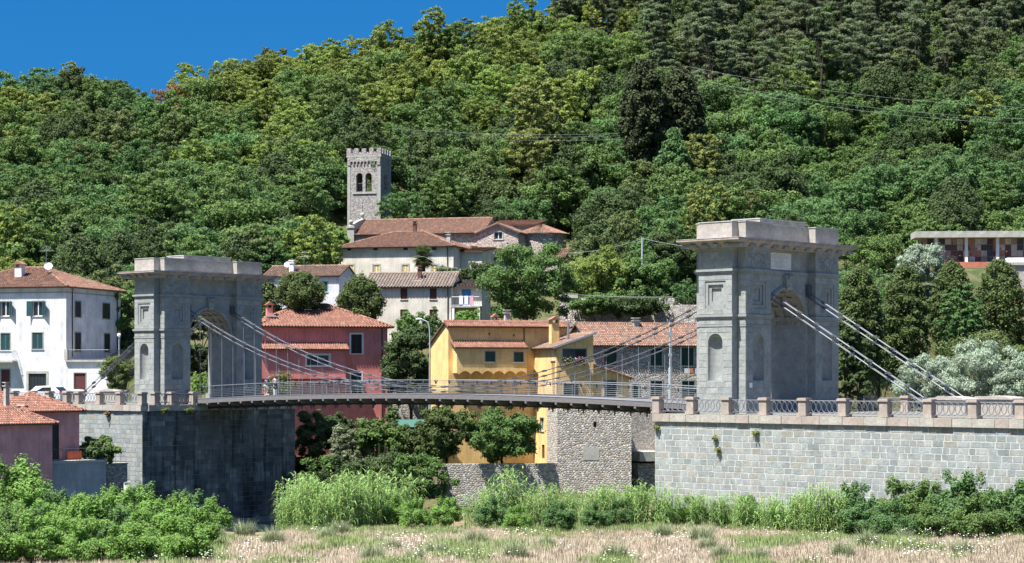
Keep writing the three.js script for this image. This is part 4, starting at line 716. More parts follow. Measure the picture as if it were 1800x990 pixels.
// ---- stone bastion under the yellow house, garden walls
{
  const yaw = 8 * RAD, d = 179.5, t = houseAt('stone_bastion', 'tall sunlit rubble-stone wall with a blocked window below the yellow house', 980, d, 0, yaw, 'wall'), W = across(980, d, 1110, yaw), H = yAt(716, d + 1);
  const f = faceOf(t, V(0, 0, 0), 0), [hx, hy] = f.pix(1043, 751), [hx2, hy2] = f.pix(1049, 742);
  wall(t, f, [[0, 0], [W, 0], [W, H], [0, H]], [[hx, hy, hx2, hy2]], M.rubble, .6, 'masonry'); mesh('putlog_back', bx(hx - .1, hx2 + .1, hy - .1, hy2 + .1, -.9, -.602), M.rubble, t);
  mesh('masonry', [bx(W - .6, W, 0, H, -6, -.602), bx(0, .6, 0, H, -6, -.602)], M.rubble, t);
  const [px0, py0] = f.pix(1025, 809), [px1, py1] = f.pix(1053, 787); mesh('blocked_window', bx(px0, px1, py0, py1, -.1, .02), M.concrete, t);
  const w2 = thing('low_stone_wall', 'low rubble wall under the walnut tree beside the bastion', 'wall', at(770, 660, 176).setY(0), 8 * RAD); mesh('masonry', bx(0, across(770, 176, 984, 8 * RAD), 0, yAt(816, 176), -.6, 0), M.rubbleDark, w2);
  const w3 = thing('stone_wall', 'rubble wall with a concrete ledge between the bastion and the pale abutment', 'wall', at(1106, 660, 186).setY(0), 20 * RAD); mesh('masonry', bx(0, 5, 0, yAt(716, 186), -.5, 0), M.rubbleFine, w3); mesh('ledge', bx(0, 5, yAt(812, 183), yAt(795, 183), .002, 2.4), M.concrete, w3); mesh('lower_wall', bx(0, 5, 0, yAt(816, 183), .002, 2.0), M.rubbleDark, w3);
}
// ---------------------------------------------------------------- the upper village, church and tower
const YV = -14 * RAD;
{ // white house with a green blind
  const d = 222, y0 = yAt(560, d) - 4, t = houseAt('white_cottage', 'white cottage with a green blind, a dish and an old tile roof among round trees', 463, d, y0, YV), W = across(463, d, 596, YV), H = yAt(485, d) - y0, w = plasterMat(.72, .72, .80);
  const f = volume(t, { W, D: 6, H, mat: w, rise: 1.15, ovh: .3, pal: CLAY_OLD, seed: 81, pitch: .3, roof: { type: 'gable', verge: .15 }, front: [[563.5, 495, 576, 513, { shut: std({ color: rgb(.03, .16, .11) }), trim: w, edge: .02 }]] });
  chimney(t, V(f.F.pix(506.5, 470)[0], H + .35, -1.2), .5, 1.0, M.white, 'flat'); dish(t, V(f.F.pix(496, 464)[0], f.F.pix(496, 464)[1], -1.6), .36, .2); antenna(t, V(f.F.pix(521, 470)[0], H + .7, -2.4), 2.0);
}
{ // cream terrace house with a balcony
  const d = 214, y0 = yAt(600, d) - 3, yaw = -9 * RAD, t = houseAt('cream_house', 'cream house with brown shutters and a balcony with a blue door', 640, d, y0, yaw), W = across(640, d, 793, yaw), H = yAt(503, d) - y0, cr = plasterMat(.76, .72, .64), B = { shut: M.brownShutter, trim: cr, edge: .02 };
  const f = volume(t, { W, D: 7, H, mat: cr, rise: 1.5, ovh: .36, pal: CLAY_GREY, seed: 85, pitch: .34, roof: { type: 'gable', verge: .2 }, front: [[704, 507, 716, 526, B], [755.5, 507, 767.5, 526, B], [703.5, 544, 717, 564, B], [755, 544, 768, 564, B]] });
  pipe(t, f.F, W - .35, 0, H);
  const x1 = f.F.pix(843, 520)[0], H2 = f.F.pix(820, 501)[1], ww = x1 - W; const blue = std({ color: rgb(.05, .19, .48), roughness: .6 });
  const g = volume(t, { W: ww - .02, D: 5.5, H: H2, x: W + .02, z: -1.4, mat: cr, rise: .8, ovh: .5, pal: CLAY_GREY, seed: 87, pitch: .34, roof: { type: 'shedfront' }, front: [[812, 509, 828, 536, { door: blue, trim: cr, edge: .02 }], [818, 546, 834, 580, { door: M.brownShutter, trim: cr, edge: .02 }]] });
  const by = f.F.pix(820, 538)[1]; mesh('balcony', bx(W + .03, x1 + .1, by - .15, by, -1.398, .25), M.concrete, t); railing(t, V(W + .1, by, .2), V(x1, by, .2), .95, .2, M.greyPaint, 'balcony_railing'); for (const x of [W + .25, x1 - .05]) mesh('pillar', bx(x - .12, x + .12, by - 5, by - .152, 0, .22), M.white, t);
  const R = rng(12); for (let k = 0; k < 3; k++) mesh('hung_cloth', bx(W + .9 + k * .55, W + 1.3 + k * .55, by + .15, by + 1.05, .24, .26), std({ color: [rgb(.72, .75, .82), rgb(.7, .72, .78), rgb(.62, .35, .45)][k] }), t);
  chimney(t, V(f.F.pix(731, 480)[0], H + .7, -2), .4, 1.1, M.brownShutter, 'flat'); mesh('flashing', bx(f.F.pix(724, 495)[0], f.F.pix(738, 495)[0], H + .5, H + .56, -1.5, -.9), M.white, t);
}
const rectory = houseAt('rectory', 'large cream rectory with pale closed shutters and a broad hipped roof beside the church tower', 595, 238, yAt(490, 238) - 4, YV);
{
  const d = 238, y0 = rectory.position.y, W = across(595, d, 797, YV), H = yAt(434, d) - y0, cr = plasterMat(.76, .72, .63), S = { shut: M.creamShutter, trim: M.greyStoneTrim, edge: .18 };
  const vent = { trim: cr, edge: .01, sash: M.darkDoor };
  const f = volume(rectory, { W, D: 11, H, mat: cr, rise: 2.0, ovh: .42, pal: CLAY, seed: 91, pitch: .27, roof: { type: 'hip', in: .95 }, front: [[611, 466, 621.5, 484.5, S], [656.5, 466, 667, 484.5, S], [707, 466, 717.5, 484.5, S], [759, 466, 769, 484.5, S], [610, 434.5, 617, 440.5, vent], [656, 433, 664, 440, vent], [709, 433, 717, 440, vent], [759, 434, 767, 440, vent]] });
  pipe(rectory, f.F, .2, 0, H); pipe(rectory, f.F, W - .7, 0, H); chimney(rectory, V(f.F.pix(784, 420)[0], H + .3, -1.2), .45, .9, M.concrete, 'flat'); chimney(rectory, V(f.F.pix(705, 400)[0], H + 1.7, -5.5), .4, 1.2, M.brownShutter, 'flat');
  volume(rectory, { W: 2.6, D: 6, H: H - .5, x: W + .02, z: -3, mat: cr, rise: .7, ovh: .4, pal: CLAY, seed: 95, roof: { type: 'shedfront' } });
}
{ // church: nave, transept, drum, apse, side chapel
  const d = 254, t = houseAt('church', 'stone church with long tile roofs, a gabled transept and a round apse', 624, d, 22, YV, 'church');
  const rub = std({ color: rgb(.78, .71, .67), map: tiled(T.rubble, 3), bumpMap: tiled(T.rubbleBump, 3), bumpScale: .05 }), W = across(624, d, 850, YV), H = yAt(411, d) - 22;
  const f = volume(t, { W, D: 9, H, mat: rub, rise: 2.0, ovh: .4, pal: CLAY, seed: 101, pitch: .27, roof: { type: 'gable', verge: .05 } });
  // facade scrolls with a cross seen from the side
  mesh('facade', [bx(-.9, -.05, 0, H + .7, -9.3, .3), bx(-1.0, .05, H + .7, H + .95, -9.4, .4)], M.greyStoneTrim, t);
  const sc = new THREE.Shape(); sc.moveTo(.4, H + .95); sc.quadraticCurveTo(-.6, H + 1.5, -4.5, H + 2.2); sc.quadraticCurveTo(-8.6, H + 1.5, -9.4, H + .95); sc.closePath(); mesh('pediment', new THREE.ExtrudeGeometry(sc, { depth: .5, bevelEnabled: false }).rotateY(Math.PI / 2 * -1).translate(-.2, 0, 0).applyMatrix4(new THREE.Matrix4().makeScale(1, 1, 1)), M.greyStoneTrim, t);
  for (const z of [.1, -4.5]) { const y = z > 0 ? H + .95 : H + 2.2; mesh('finial', [new THREE.SphereGeometry(.3, 10, 8).translate(-.5, y + .5, z), new THREE.CylinderGeometry(.12, .22, .3, 8).translate(-.5, y + .15, z)], M.greyStoneTrim, t); }
  mesh('cross', [bar(V(-.5, H + 2.8, -4.5), V(-.5, H + 4.4, -4.5), .04), bar(V(-.8, H + 4.0, -4.5), V(-.2, H + 4.0, -4.5), .04)], M.iron, t);
  const tx0 = f.F.pix(840, 430)[0], tf = faceOf(t, V(0, 0, 3), 0), a0 = tf.pix(839, 420)[0], a1 = tf.pix(911, 420)[0], th = tf.pix(870, 408)[1], ra = tf.pix(875, 392.5)[1] - th;
  volume(t, { W: a1 - a0, D: 9, H: th, x: a0, z: 3, mat: rub, rise: ra, ovh: .3, pal: CLAY_OLD, seed: 105, roof: { type: 'gablefront' }, front: [[868.5, 407.5, 883, 421, { trim: M.greyStoneTrim, edge: .12 }]] });
  const dh = f.F.pix(880, 391)[1]; volume(t, { W: f.F.pix(928, 390)[0] - f.F.pix(847, 390)[0], D: 5.5, H: dh, x: f.F.pix(847, 390)[0], z: -4.2, mat: rub, rise: .95, ovh: .3, pal: CLAY_RED, seed: 107, roof: { type: 'shedfront' } });
  // apse: half-round wall with a conical roof
  const ax = f.F.pix(941, 410)[0], ar = 3.0, ay = f.F.pix(940, 408)[1]; mesh('apse_wall', new THREE.CylinderGeometry(ar, ar, ay, 28).translate(ax, ay / 2, -3.6), rub, t, { soft: true });
  { const pos = [], col = [], R = rng(6), n = 64, m = 9; for (let i = 0; i < n; i++) for (let j = 0; j < m; j++) { const c = CLAY[Math.floor(R() * 7)], q = (a, k, u) => { const r = lerp(ar + .4, .1, k / m); return [ax + Math.cos(a) * r, ay - .1 + lerp(0, 1.25, k / m) + u, -3.6 + Math.sin(a) * r]; }, A = 2 * Math.PI * i / n, B = 2 * Math.PI * (i + .5) / n, C = 2 * Math.PI * (i + 1) / n; for (const tr of [[q(A, j, .02), q(B, j, .12), q(B, j + 1, .08)], [q(A, j, .02), q(B, j + 1, .08), q(A, j + 1, -.02)], [q(B, j, .12), q(C, j, .02), q(C, j + 1, -.02)], [q(B, j, .12), q(C, j + 1, -.02), q(B, j + 1, .08)]]) for (const p of tr) { pos.push(...p); col.push(...c); } } const g = new THREE.BufferGeometry(); g.setAttribute('position', new THREE.Float32BufferAttribute(pos, 3)); g.setAttribute('color', new THREE.Float32BufferAttribute(col, 3)); mesh('roof_tiles', g, M.tile, t, { kind: 'stuff' }); }
  const cf = faceOf(t, V(0, 0, 7), 0), c0 = cf.pix(826, 460)[0], c1 = cf.pix(882, 460)[0], chh = cf.pix(850, 454)[1]; volume(t, { W: c1 - c0, D: 4, H: chh, x: c0, z: 7, mat: plasterMat(.74, .76, .80), rise: 1.0, ovh: .3, pal: CLAY, seed: 109, roof: { type: 'shedfront' } });
  volume(t, { W: 4.4, D: 5, H: cf.pix(820, 440)[1], x: c0 - 1.6, z: 5, mat: rub, rise: .9, ovh: .3, pal: CLAY, seed: 111, roof: { type: 'shedfront' } });
}
{ const d = 236, t = houseAt('chapel_house', 'small stone outbuilding with a red roof at the church apse', 946, d, yAt(495, d) - 2, YV), W = across(946, d, 990, YV), H = yAt(452, d) - t.position.y; volume(t, { W, D: 4, H, mat: M.rubbleFine, rise: 1.2, ovh: .3, pal: CLAY_RED, seed: 115, roof: { type: 'shedfront' } }); }
{ // bell tower
  const d = 270, y0 = 26, t = houseAt('bell_tower', 'square stone bell tower with battlements and a twin arched opening', 611, d, y0, YV, 'tower'), W = across(611, d, 668.5, YV), D = W, top = yAt(277, d) - y0, f = faceOf(t, V(0, 0, 0), 0);
  const rub = std({ color: rgb(.60, .60, .60), map: tiled(T.rubble, 3.4), bumpMap: tiled(T.rubbleBump, 3.4), bumpScale: .06 });
  const o = (q) => { const [a, b] = f.pix(q[0], q[3]), [c, e] = f.pix(q[2], q[1]); const r = [a, b, c, e]; r.arch = 1; return r; }, w1 = o([626, 304, 637.3, 337]), w2 = o([642.3, 304, 653.3, 337]);
  const faces = [[0, 0, 0], [W, -.001, Math.PI / 2], [W, -D, Math.PI], [0, -D + .001, -Math.PI / 2]];
  const ls = [{ holes: [w1, w2] }, { holes: [[W * .35, w1[1] + .4, W * .65, w1[3] - .1]].map((q) => { q.arch = 1; return q; }) }, { holes: [w1, w2] }, { holes: [] }];
  faces.forEach(([x, z, a], i) => { const fc = faceOf(t, V(x, 0, z), a), e = i % 2 ? .5 : 0; wall(t, fc, [[e, 0], [W - e, 0], [W - e, top], [e, top]], ls[i].holes, rub, .5); });
  mesh('floor_slab', bx(.5, W - .5, w1[1] - .5, w1[1] - .2, -D + .5, -.5), M.concrete, t);
  for (const q of [w1, w2]) { const g = []; for (let k = 0; k < 4; k++) g.push(bar(V(lerp(q[0], q[2], (k + .5) / 4), q[1], -.25), V(lerp(q[0], q[2], (k + .5) / 4), q[1] + 1.1, -.25), .02, 4)); g.push(bar(V(q[0], q[1] + 1.1, -.25), V(q[2], q[1] + 1.1, -.25), .02, 4)); mesh('window_grille', g, M.iron, t); }
  mesh('window_ledge', bx(.7, W - .6, w1[1] - .32, w1[1] - .12, .002, .1), M.greyStoneTrim, t);
  for (const [x0, x1] of [[-.03, .38], [W - .38, W + .03]]) mesh('quoin', bx(x0, x1, 0, top - .05, -.4, .04), M.greyStoneTrim, t);
  mesh('quoin', bx(W - .3, W + .035, 0, top - .06, -D - .03, -D + .4), M.greyStoneTrim, t);
  { const s = new THREE.Shape(); s.moveTo(0, -1.05); s.lineTo(0, 0); s.lineTo(W, 0); s.lineTo(W, -1.05); const n = 8; for (let i = n - 1; i >= 0; i--) { const a = lerp(.35, W - .35, (i + 1) / n), b = lerp(.35, W - .35, i / n); s.lineTo(a - .06, -1.05); s.lineTo(a - .06, -.75); s.absarc((a + b) / 2, -.75, (a - b) / 2 - .06, 0, Math.PI, false); s.lineTo(b + .06, -1.05); } s.closePath(); mesh('arcaded_corbels', new THREE.ExtrudeGeometry(s, { depth: .12, bevelEnabled: false, curveSegments: 6 }).translate(0, top, .002), rub, t); }
  mesh('string_course', bx(-.14, W + .14, top, top + .2, -D - .14, .14), M.greyStoneTrim, t);
  const mer = (x0, x1, z0, z1, h) => mesh('merlon', bx(x0, x1, top + .2, top + .2 + h, z0, z1), rub, t), bw = W / 9 * 1.15, R = rng(17);
  mesh('battlement_base', [bx(-.1, W + .1, top + .2, top + .5, -.35, .1), bx(-.1, W + .1, top + .2, top + .5, -D - .1, -D + .35), bx(W - .3, W + .1, top + .2, top + .5, -D + .35, -.35), bx(-.1, .3, top + .2, top + .5, -D + .35, -.35)], rub, t);
  for (let k = 0; k < 5; k++) { const x = lerp(-.1, W + .1 - bw, k / 4); for (const [a, b] of [[-.35, .1], [-D - .1, -D + .35]]) mesh('merlon', bx(x, x + bw, top + .5, top + 1.15 + .06 * R(), a, b), rub, t); if (k && k < 4) for (const [a, b] of [[W - .3, W + .1], [-.1, .3]]) { const z = lerp(.1, -D - .1 + bw, k / 4); mesh('merlon', bx(a, b, top + .5, top + 1.15 + .06 * R(), z - bw, z), rub, t); } }
}
{ // wall-grave gallery of the cemetery
  const d = 226, yaw = -4 * RAD, y0 = yAt(462, d), t = houseAt('cemetery_gallery', 'concrete cemetery gallery with columns and a grid of coloured grave slabs', 1622, d, y0, yaw, 'gallery'), f = faceOf(t, V(0, 0, 0), 0), W = 16, X = (px) => f.pix(px, 440)[0], yt = f.pix(1700, 418)[1], yr = f.pix(1700, 407)[1];
  mesh('roof_slab', bx(-.9, W, yt, yr, -3.4, .7), M.concrete, t); mesh('back_wall', bx(-.2, W, -3, yt, -1.7, -1.3), M.concrete, t); mesh('floor_slab', bx(-.3, W, -3, .05, -1.3, .3), plasterMat(.62, .22, .15), t);
  for (const px of [1646, 1699, 1754, 1809]) mesh('column', bx(X(px) - .16, X(px) + .16, .05, yt, -.35, .05), M.white, t);
  const R = rng(21), cols = [rgb(.72, .70, .68), rgb(.78, .76, .74), rgb(.6, .6, .6), rgb(.16, .07, .05), rgb(.5, .27, .18), rgb(.06, .08, .10), rgb(.45, .35, .28), rgb(.08, .05, .04)], mats = cols.map((c) => std({ color: c, roughness: .35, map: tiled(T.stone, .9) }));
  const pw = .66, ph = (yt - .1) / 4; for (let j = 0; j < 4; j++) for (let i = 0; i < 24; i++) { const x = i * pw; mesh('grave_slab', bx(x + .02, x + pw - .02, .08 + j * ph + .02, .08 + (j + 1) * ph - .02, -1.3, -1.25), mats[Math.floor(R() * 8)], t); if (R() < .4) mesh('flower_vase', new THREE.ConeGeometry(.1, .25, 6).translate(x + .15, .3 + j * ph, -1.18), std({ color: rgb(.2 + .4 * R(), .1, .08) }), t); }
  const cr = thing('family_tomb', 'white stone family tomb with stepped top beside the cemetery gallery', 'tomb', at(1793, 505, 212), yaw); mesh('body', bx(-1.5, 2, -1, 2.3, -2, 0), M.greyStoneTrim, cr); mesh('cornice', bx(-1.7, 2.2, 2.3, 2.6, -2.2, .2), M.concrete, cr); mesh('tiled_roof', bx(-.6, 2.4, -1.6, -1, .1, 1.6), std({ color: rgb(.6, .25, .1) }), cr); mesh('pediment', bx(-1.2, 1.8, 2.6, 3.1, -1.8, -.2), M.white, cr);
}
{ // terrace walls above the stone house
  const t = thing('terrace_wall', 'long rubble retaining wall under the yellow-green bushes', 'wall', at(984, 660, 209).setY(10), -6 * RAD); const W = across(984, 209, 1300, -6 * RAD), f = faceOf(t, V(0, 0, 0), 0), H = f.pix(1050, 524)[1]; mesh('masonry', bx(0, W, 0, H, -.6, 0), M.rubble, t); mesh('wall_coping', bx(-.1, f.pix(1016, 520)[0], H, H + .45, -.7, .1), M.concrete, t); railing(t, V(f.pix(1062, 560)[0], f.pix(1062, 568)[1], 1.2), V(f.pix(1125, 560)[0], f.pix(1125, 568)[1], 1.2), 1.1, .9, M.greyPaint);
  const q = thing('garden_wall', 'low dry-stone garden wall with cane fence above the retaining wall', 'wall', at(1186, 545, 200), -6 * RAD); mesh('masonry', bx(0, 6, -3, .5, -.5, 0), M.rubbleFine, q); const R = rng(3); for (let k = 0; k < 16; k++) mesh('cane', bar(V(.2 + k * .32, .4, -.2), V(.2 + k * .32 + (R() - .5) * .1, 1.0 + R() * .5, -.2), .02, 4), M.bark, q);
}
// ---------------------------------------------------------------- lamps, poles and wires
function streetLamp(label, px, pyTop, pyBase, d, arm) { const t = thing('street_lamp', label, 'street lamp', at(px, pyBase, d)), h = yAt(pyTop, d) - yAt(pyBase, d); mesh('base', new THREE.CylinderGeometry(.09, .12, .6, 10).translate(0, .3, 0), M.greyPaint, t, { soft: true }); if (arm) { mesh('pole', tube([V(0, 0, 0), V(0, h * .5, 0), V(0, h * .86, 0), V(-.15, h * .96, 0), V(-.75, h, 0)], .055, 40, 8), M.lampGrey, t, { soft: true }); mesh('lamp_head', new THREE.SphereGeometry(.24, 12, 8).scale(1.3, .4, .7).translate(-.95, h, 0), M.white, t, { soft: true }); } else { mesh('pole', bar(V(0, 0, 0), V(0, h, 0), .06, 8, .04), M.lampGrey, t, { soft: true }); mesh('lamp_globe', new THREE.SphereGeometry(.2, 12, 10).translate(0, h + .15, 0), M.white, t, { soft: true }); } return t; }
M.lampGrey = std({ color: rgb(.45, .5, .53), roughness: .5, metalness: .3 });
streetLamp('tall street lamp with a curved arm between the pink and yellow houses', 755, 561, 720, 183, true);
streetLamp('slim globe lamp on the retaining wall above the yellow house', 996, 489, 560, 206, false);
streetLamp('small lamp at the terrace corner of the white house', 209, 592, 690, 203, false);
{ const t = thing('utility_pole', 'thick grey utility pole in front of the stone house', 'pole', at(1178, 745, 176)), h = yAt(566, 176) - yAt(745, 176); mesh('shaft', bar(V(0, 0, 0), V(0, h * .55, 0), .17, 12, .15), M.lampGrey, t, { soft: true }); mesh('mast', bar(V(0, h * .55, 0), V(0, h, 0), .075, 10), M.lampGrey, t, { soft: true }); mesh('bracket', [bx(-.2, .2, h * .86, h * .9, -.08, .08), bx(-.16, .16, h * .66, h * .69, -.08, .08)], M.greyPaint, t); }
const poleA = thing('concrete_pole', 'pale concrete wire pole standing among bushes above the retaining wall', 'pole', at(1129, 540, 214)); mesh('shaft', bar(V(0, 0, 0), V(0, yAt(418, 214) - yAt(540, 214), 0), .13, 8, .09), M.lampGrey, poleA, { soft: true }); mesh('insulator', [bx(-.25, .25, yAt(418, 214) - yAt(540, 214) - .2, yAt(418, 214) - yAt(540, 214) - .12, -.04, .04)], M.greyPaint, poleA);
const mastA = thing('lattice_mast', 'small steel lattice power mast half hidden in hillside trees', 'mast', at(1383, 226, 300)); { const h = 2.6, g = []; for (const [x, z] of [[-.35, -.35], [.35, -.35], [.35, .35], [-.35, .35]]) g.push(bar(V(x, -6, z), V(x, h, z), .05, 4)); for (let k = 0; k < 6; k++) { const y = -1 + k * .6; g.push(bar(V(-.35, y, .35), V(.35, y + .6, .35), .03, 4), bar(V(.35, y, .35), V(-.35, y + .6, .35), .03, 4), bar(V(.35, y, .35), V(.35, y + .6, -.35), .03, 4)); } mesh('frame', g, M.lampGrey, mastA); mesh('crossarm', [bx(-1.2, 1.2, 1.4, 1.5, -.06, .06), bx(-1, 1, 2.2, 2.3, -.06, .06)], M.lampGrey, mastA); }
function wire(label, a, b, sag, r = .022, group) { const p = []; for (let k = 0; k <= 12; k++) { const t = k / 12, q = a.clone().lerp(b, t); q.y -= sag * 4 * t * (1 - t); p.push(q); } const m = mesh('overhead_wire', tube(p, r, 30, 4), M.wire, null, { soft: true }); tag(m, label, 'wire', group); }
M.wire = std({ color: rgb(.26, .29, .29), roughness: .5 });
[[690, 232, 1380, 205], [690, 236, 1381, 210], [690, 241, 1382, 217]].forEach(([a, b, c, e]) => wire('thin power cable sagging across the hillside towards the lattice mast', at(a, b - 6, 258), at(c, e, 300), 1.6, .016, 'power cables to the lattice mast'));
[[1215, 118, 1830, 190], [1225, 140, 1830, 210], [1235, 148, 1830, 219]].forEach(([a, b, c, e]) => wire('thin power cable crossing the upper slope under the pines', at(a, b, 272), at(c, e, 262), 1.0, .013, 'power cables under the pines'));
wire('wire from the concrete pole towards the church outbuilding', at(1129, 420, 214), at(985, 445, 232), .4); wire('wire from the concrete pole to the plaque pylon', at(1129, 419, 214), bp(61, 21.9, 12), .5); wire('wire stretched along the retaining wall above the stone house', at(985, 516, 204), at(1232, 520, 204), .25, .025);
// ---------------------------------------------------------------- parked car
{
  const t = thing('parked_car', 'pale parked car with red tail lights on the street behind the pink cottage roof', 'car', at(80, 660, 188).setY(10.52), -20 * RAD);
  const body = new THREE.Shape([[-2, .3], [2, .3], [2.05, .7], [1.95, .95], [1.1, 1.0], [.55, 1.42], [-1.2, 1.48], [-1.85, 1.0], [-2.05, .85]].map((q) => new THREE.Vector2(...q))); const paint = new THREE.MeshPhysicalMaterial({ color: rgb(.62, .66, .70), roughness: .35, clearcoat: .8 });
  mesh('body', new THREE.ExtrudeGeometry(body, { depth: 1.5, bevelEnabled: true, bevelSize: .06, bevelThickness: .08, bevelSegments: 2 }).translate(0, 0, -.75).rotateY(Math.PI), paint, t);
  for (const s of [-1, 1]) mesh('side_window', new THREE.ExtrudeGeometry(new THREE.Shape([[-.5, 1.02], [1.1, 1.02], [1.1, 1.38], [.2, 1.36]].map((q) => new THREE.Vector2(...q))), { depth: .01, bevelEnabled: false }).translate(0, 0, s * .835 - .005), M.glass, t);
  mesh('rear_window', new THREE.BoxGeometry(.02, .52, 1.3).rotateZ(.92).translate(1.66, 1.24, 0), M.glass, t); for (const z of [-.7, .7]) mesh('tail_light', bx(1.98, 2.12, .78, 1.05, z - .14, z + .14), std({ color: rgb(.5, .02, .02), roughness: .3 }), t);
  for (const x of [-1.25, 1.25]) for (const z of [-.8, .8]) { const w = mesh('wheel', new THREE.CylinderGeometry(.31, .31, .2, 18).rotateX(Math.PI / 2).translate(x, .31, z), M.darkDoor, t); mesh('rim', new THREE.CylinderGeometry(.18, .18, .215, 12).rotateX(Math.PI / 2).translate(x, .31, z), M.steel, w); }
}
// ---------------------------------------------------------------- two people on the bridge
function sdfMesh(name, prims, mat, parent, c, half, res) { // tapered capsules joined with a smooth minimum, meshed
  const mc = new MarchingCubes(res, mat, false, false, 60000); mc.isolation = 0; const h = res / 2;
  for (let z = 0; z < res; z++) for (let y = 0; y < res; y++) for (let x = 0; x < res; x++) {
    const p = [c.x + (x - h) / h * half, c.y + (y - h) / h * half, c.z + (z - h) / h * half]; let d = 9;
    for (const [a, b, ra, rb, sx] of prims) { const ba = [b[0] - a[0], b[1] - a[1], b[2] - a[2]], pa = [p[0] - a[0], p[1] - a[1], p[2] - a[2]], l2 = ba[0] ** 2 + ba[1] ** 2 + ba[2] ** 2 || 1e-6, t = Math.min(1, Math.max(0, (pa[0] * ba[0] + pa[1] * ba[1] + pa[2] * ba[2]) / l2)); const e = Math.hypot(pa[0] - ba[0] * t, pa[1] - ba[1] * t, pa[2] - ba[2] * t) - lerp(ra, rb, t); const k = .035, m = Math.max(k - Math.abs(d - e), 0) / k; d = Math.min(d, e) - m * m * k * .25; }
    mc.field[x + y * res + z * res * res] = -d;
  }
  mc.update(); const n = mc.count, g = new THREE.BufferGeometry(); g.setAttribute('position', new THREE.Float32BufferAttribute(Array.from(mc.positionArray.slice(0, n * 3)), 3)); g.setAttribute('normal', new THREE.Float32BufferAttribute(Array.from(mc.normalArray.slice(0, n * 3)), 3)); g.scale(half, half, half).translate(c.x, c.y, c.z); return mesh(name, g, mat, parent, { soft: true });
}
M.skin = std({ color: rgb(.48, .28, .20), roughness: .6 }); M.hair = std({ color: rgb(.03, .022, .018), roughness: .6 });
function hand(prims, w, dir) { const [x, y, z] = w; for (let k = 0; k < 4; k++) { const o = (k - 1.5) * .022; prims.push([[x, y, z + o], [x + dir[0] * .09, y + dir[1] * .09, z + o], .012, .011], [[x + dir[0] * .09, y + dir[1] * .09, z + o], [x + dir[0] * (.15 - .01 * Math.abs(k - 1)), y + dir[1] * .13 - .03, z + o], .011, .009]); } prims.push([[x, y, z], [x + dir[0] * .05, y + .02, z + .06], .014, .011]); }
{ // leaning man in a navy striped top and grey shorts, one knee bent
  const p = bp(aAt(466, 4.9), 0, 4.9); p.y = deckY(aAt(466, 4.9)) + .02; const t = thing('person', 'person in navy top with white stripes and grey shorts leaning on the bridge railing', 'person', p, -TH + .9);
  const torso = [[0, .93, 0], [.06, 1.15, 0], .13, .135], chest = [[.06, 1.15, 0], [.2, 1.4, 0], .14, .13], neck = [[.22, 1.44, 0], [.29, 1.53, 0], .055, .055], head = [[.31, 1.57, 0], [.35, 1.66, 0], .095, .1];
  const arms = []; for (const s of [-1, 1]) { arms.push([[.2, 1.4, s * .19], [.34, 1.16, s * .24], .055, .045], [[.34, 1.16, s * .24], [.58, 1.12, s * .16], .042, .032]); hand(arms, [.58, 1.12, s * .16], [1, -.1]); }
  const legs = [[[0, .92, -.1], [.02, .5, -.1], .09, .062], [[.02, .5, -.1], [-.03, .09, -.1], .06, .04], [[0, .92, .1], [.26, .62, .11], .09, .062], [[.26, .62, .11], [.1, .24, .11], .06, .04], [[-.04, .06, -.1], [.15, .04, -.1], .045, .035], [[.1, .2, .11], [.28, .17, .11], .045, .035]];
  const face = [[[.43, 1.62, 0], [.46, 1.6, 0], .018, .014], [[.33, 1.62, .1], [.33, 1.65, .1], .02, .02], [[.33, 1.62, -.1], [.33, 1.65, -.1], .02, .02]];
  const body = sdfMesh('body', [torso, chest, neck, head, ...face, ...arms, ...legs], M.skin, t, V(.15, .88, 0), .92, 76);
  sdfMesh('shirt', [[[0, .98, 0], [.06, 1.15, 0], .15, .152], [[.06, 1.15, 0], [.2, 1.41, 0], .155, .145], ...[-1, 1].map((s) => [[.19, 1.4, s * .18], [.28, 1.24, s * .22], .075, .066])], std({ color: rgb(.018, .025, .085), roughness: .8 }), t, V(.12, 1.2, 0), .45, 48);
  for (const y of [1.2, 1.28]) mesh('stripe', new THREE.TorusGeometry(.153, .016, 6, 24).rotateX(Math.PI / 2).rotateZ(-.5).translate(.06 + (y - 1.15) * .56, y, 0), M.white, t, { soft: true });
  sdfMesh('shorts', [[[0, .95, 0], [0, .88, 0], .155, .15], [[0, .9, -.1], [.015, .56, -.1], .11, .105], [[0, .9, .1], [.22, .66, .11], .11, .105]], std({ color: rgb(.42, .42, .40) }), t, V(.06, .78, 0), .36, 44);
  sdfMesh('hair', [[[.29, 1.66, 0], [.34, 1.7, 0], .088, .085]], M.hair, t, V(.31, 1.68, 0), .16, 28); for (const [x, y, z] of [[0, 0, -.1], [.12, .13, .11]]) mesh('shoe', new THREE.BoxGeometry(.28, .09, .1).translate(x + .05, y + .045, z), M.white, t);
}
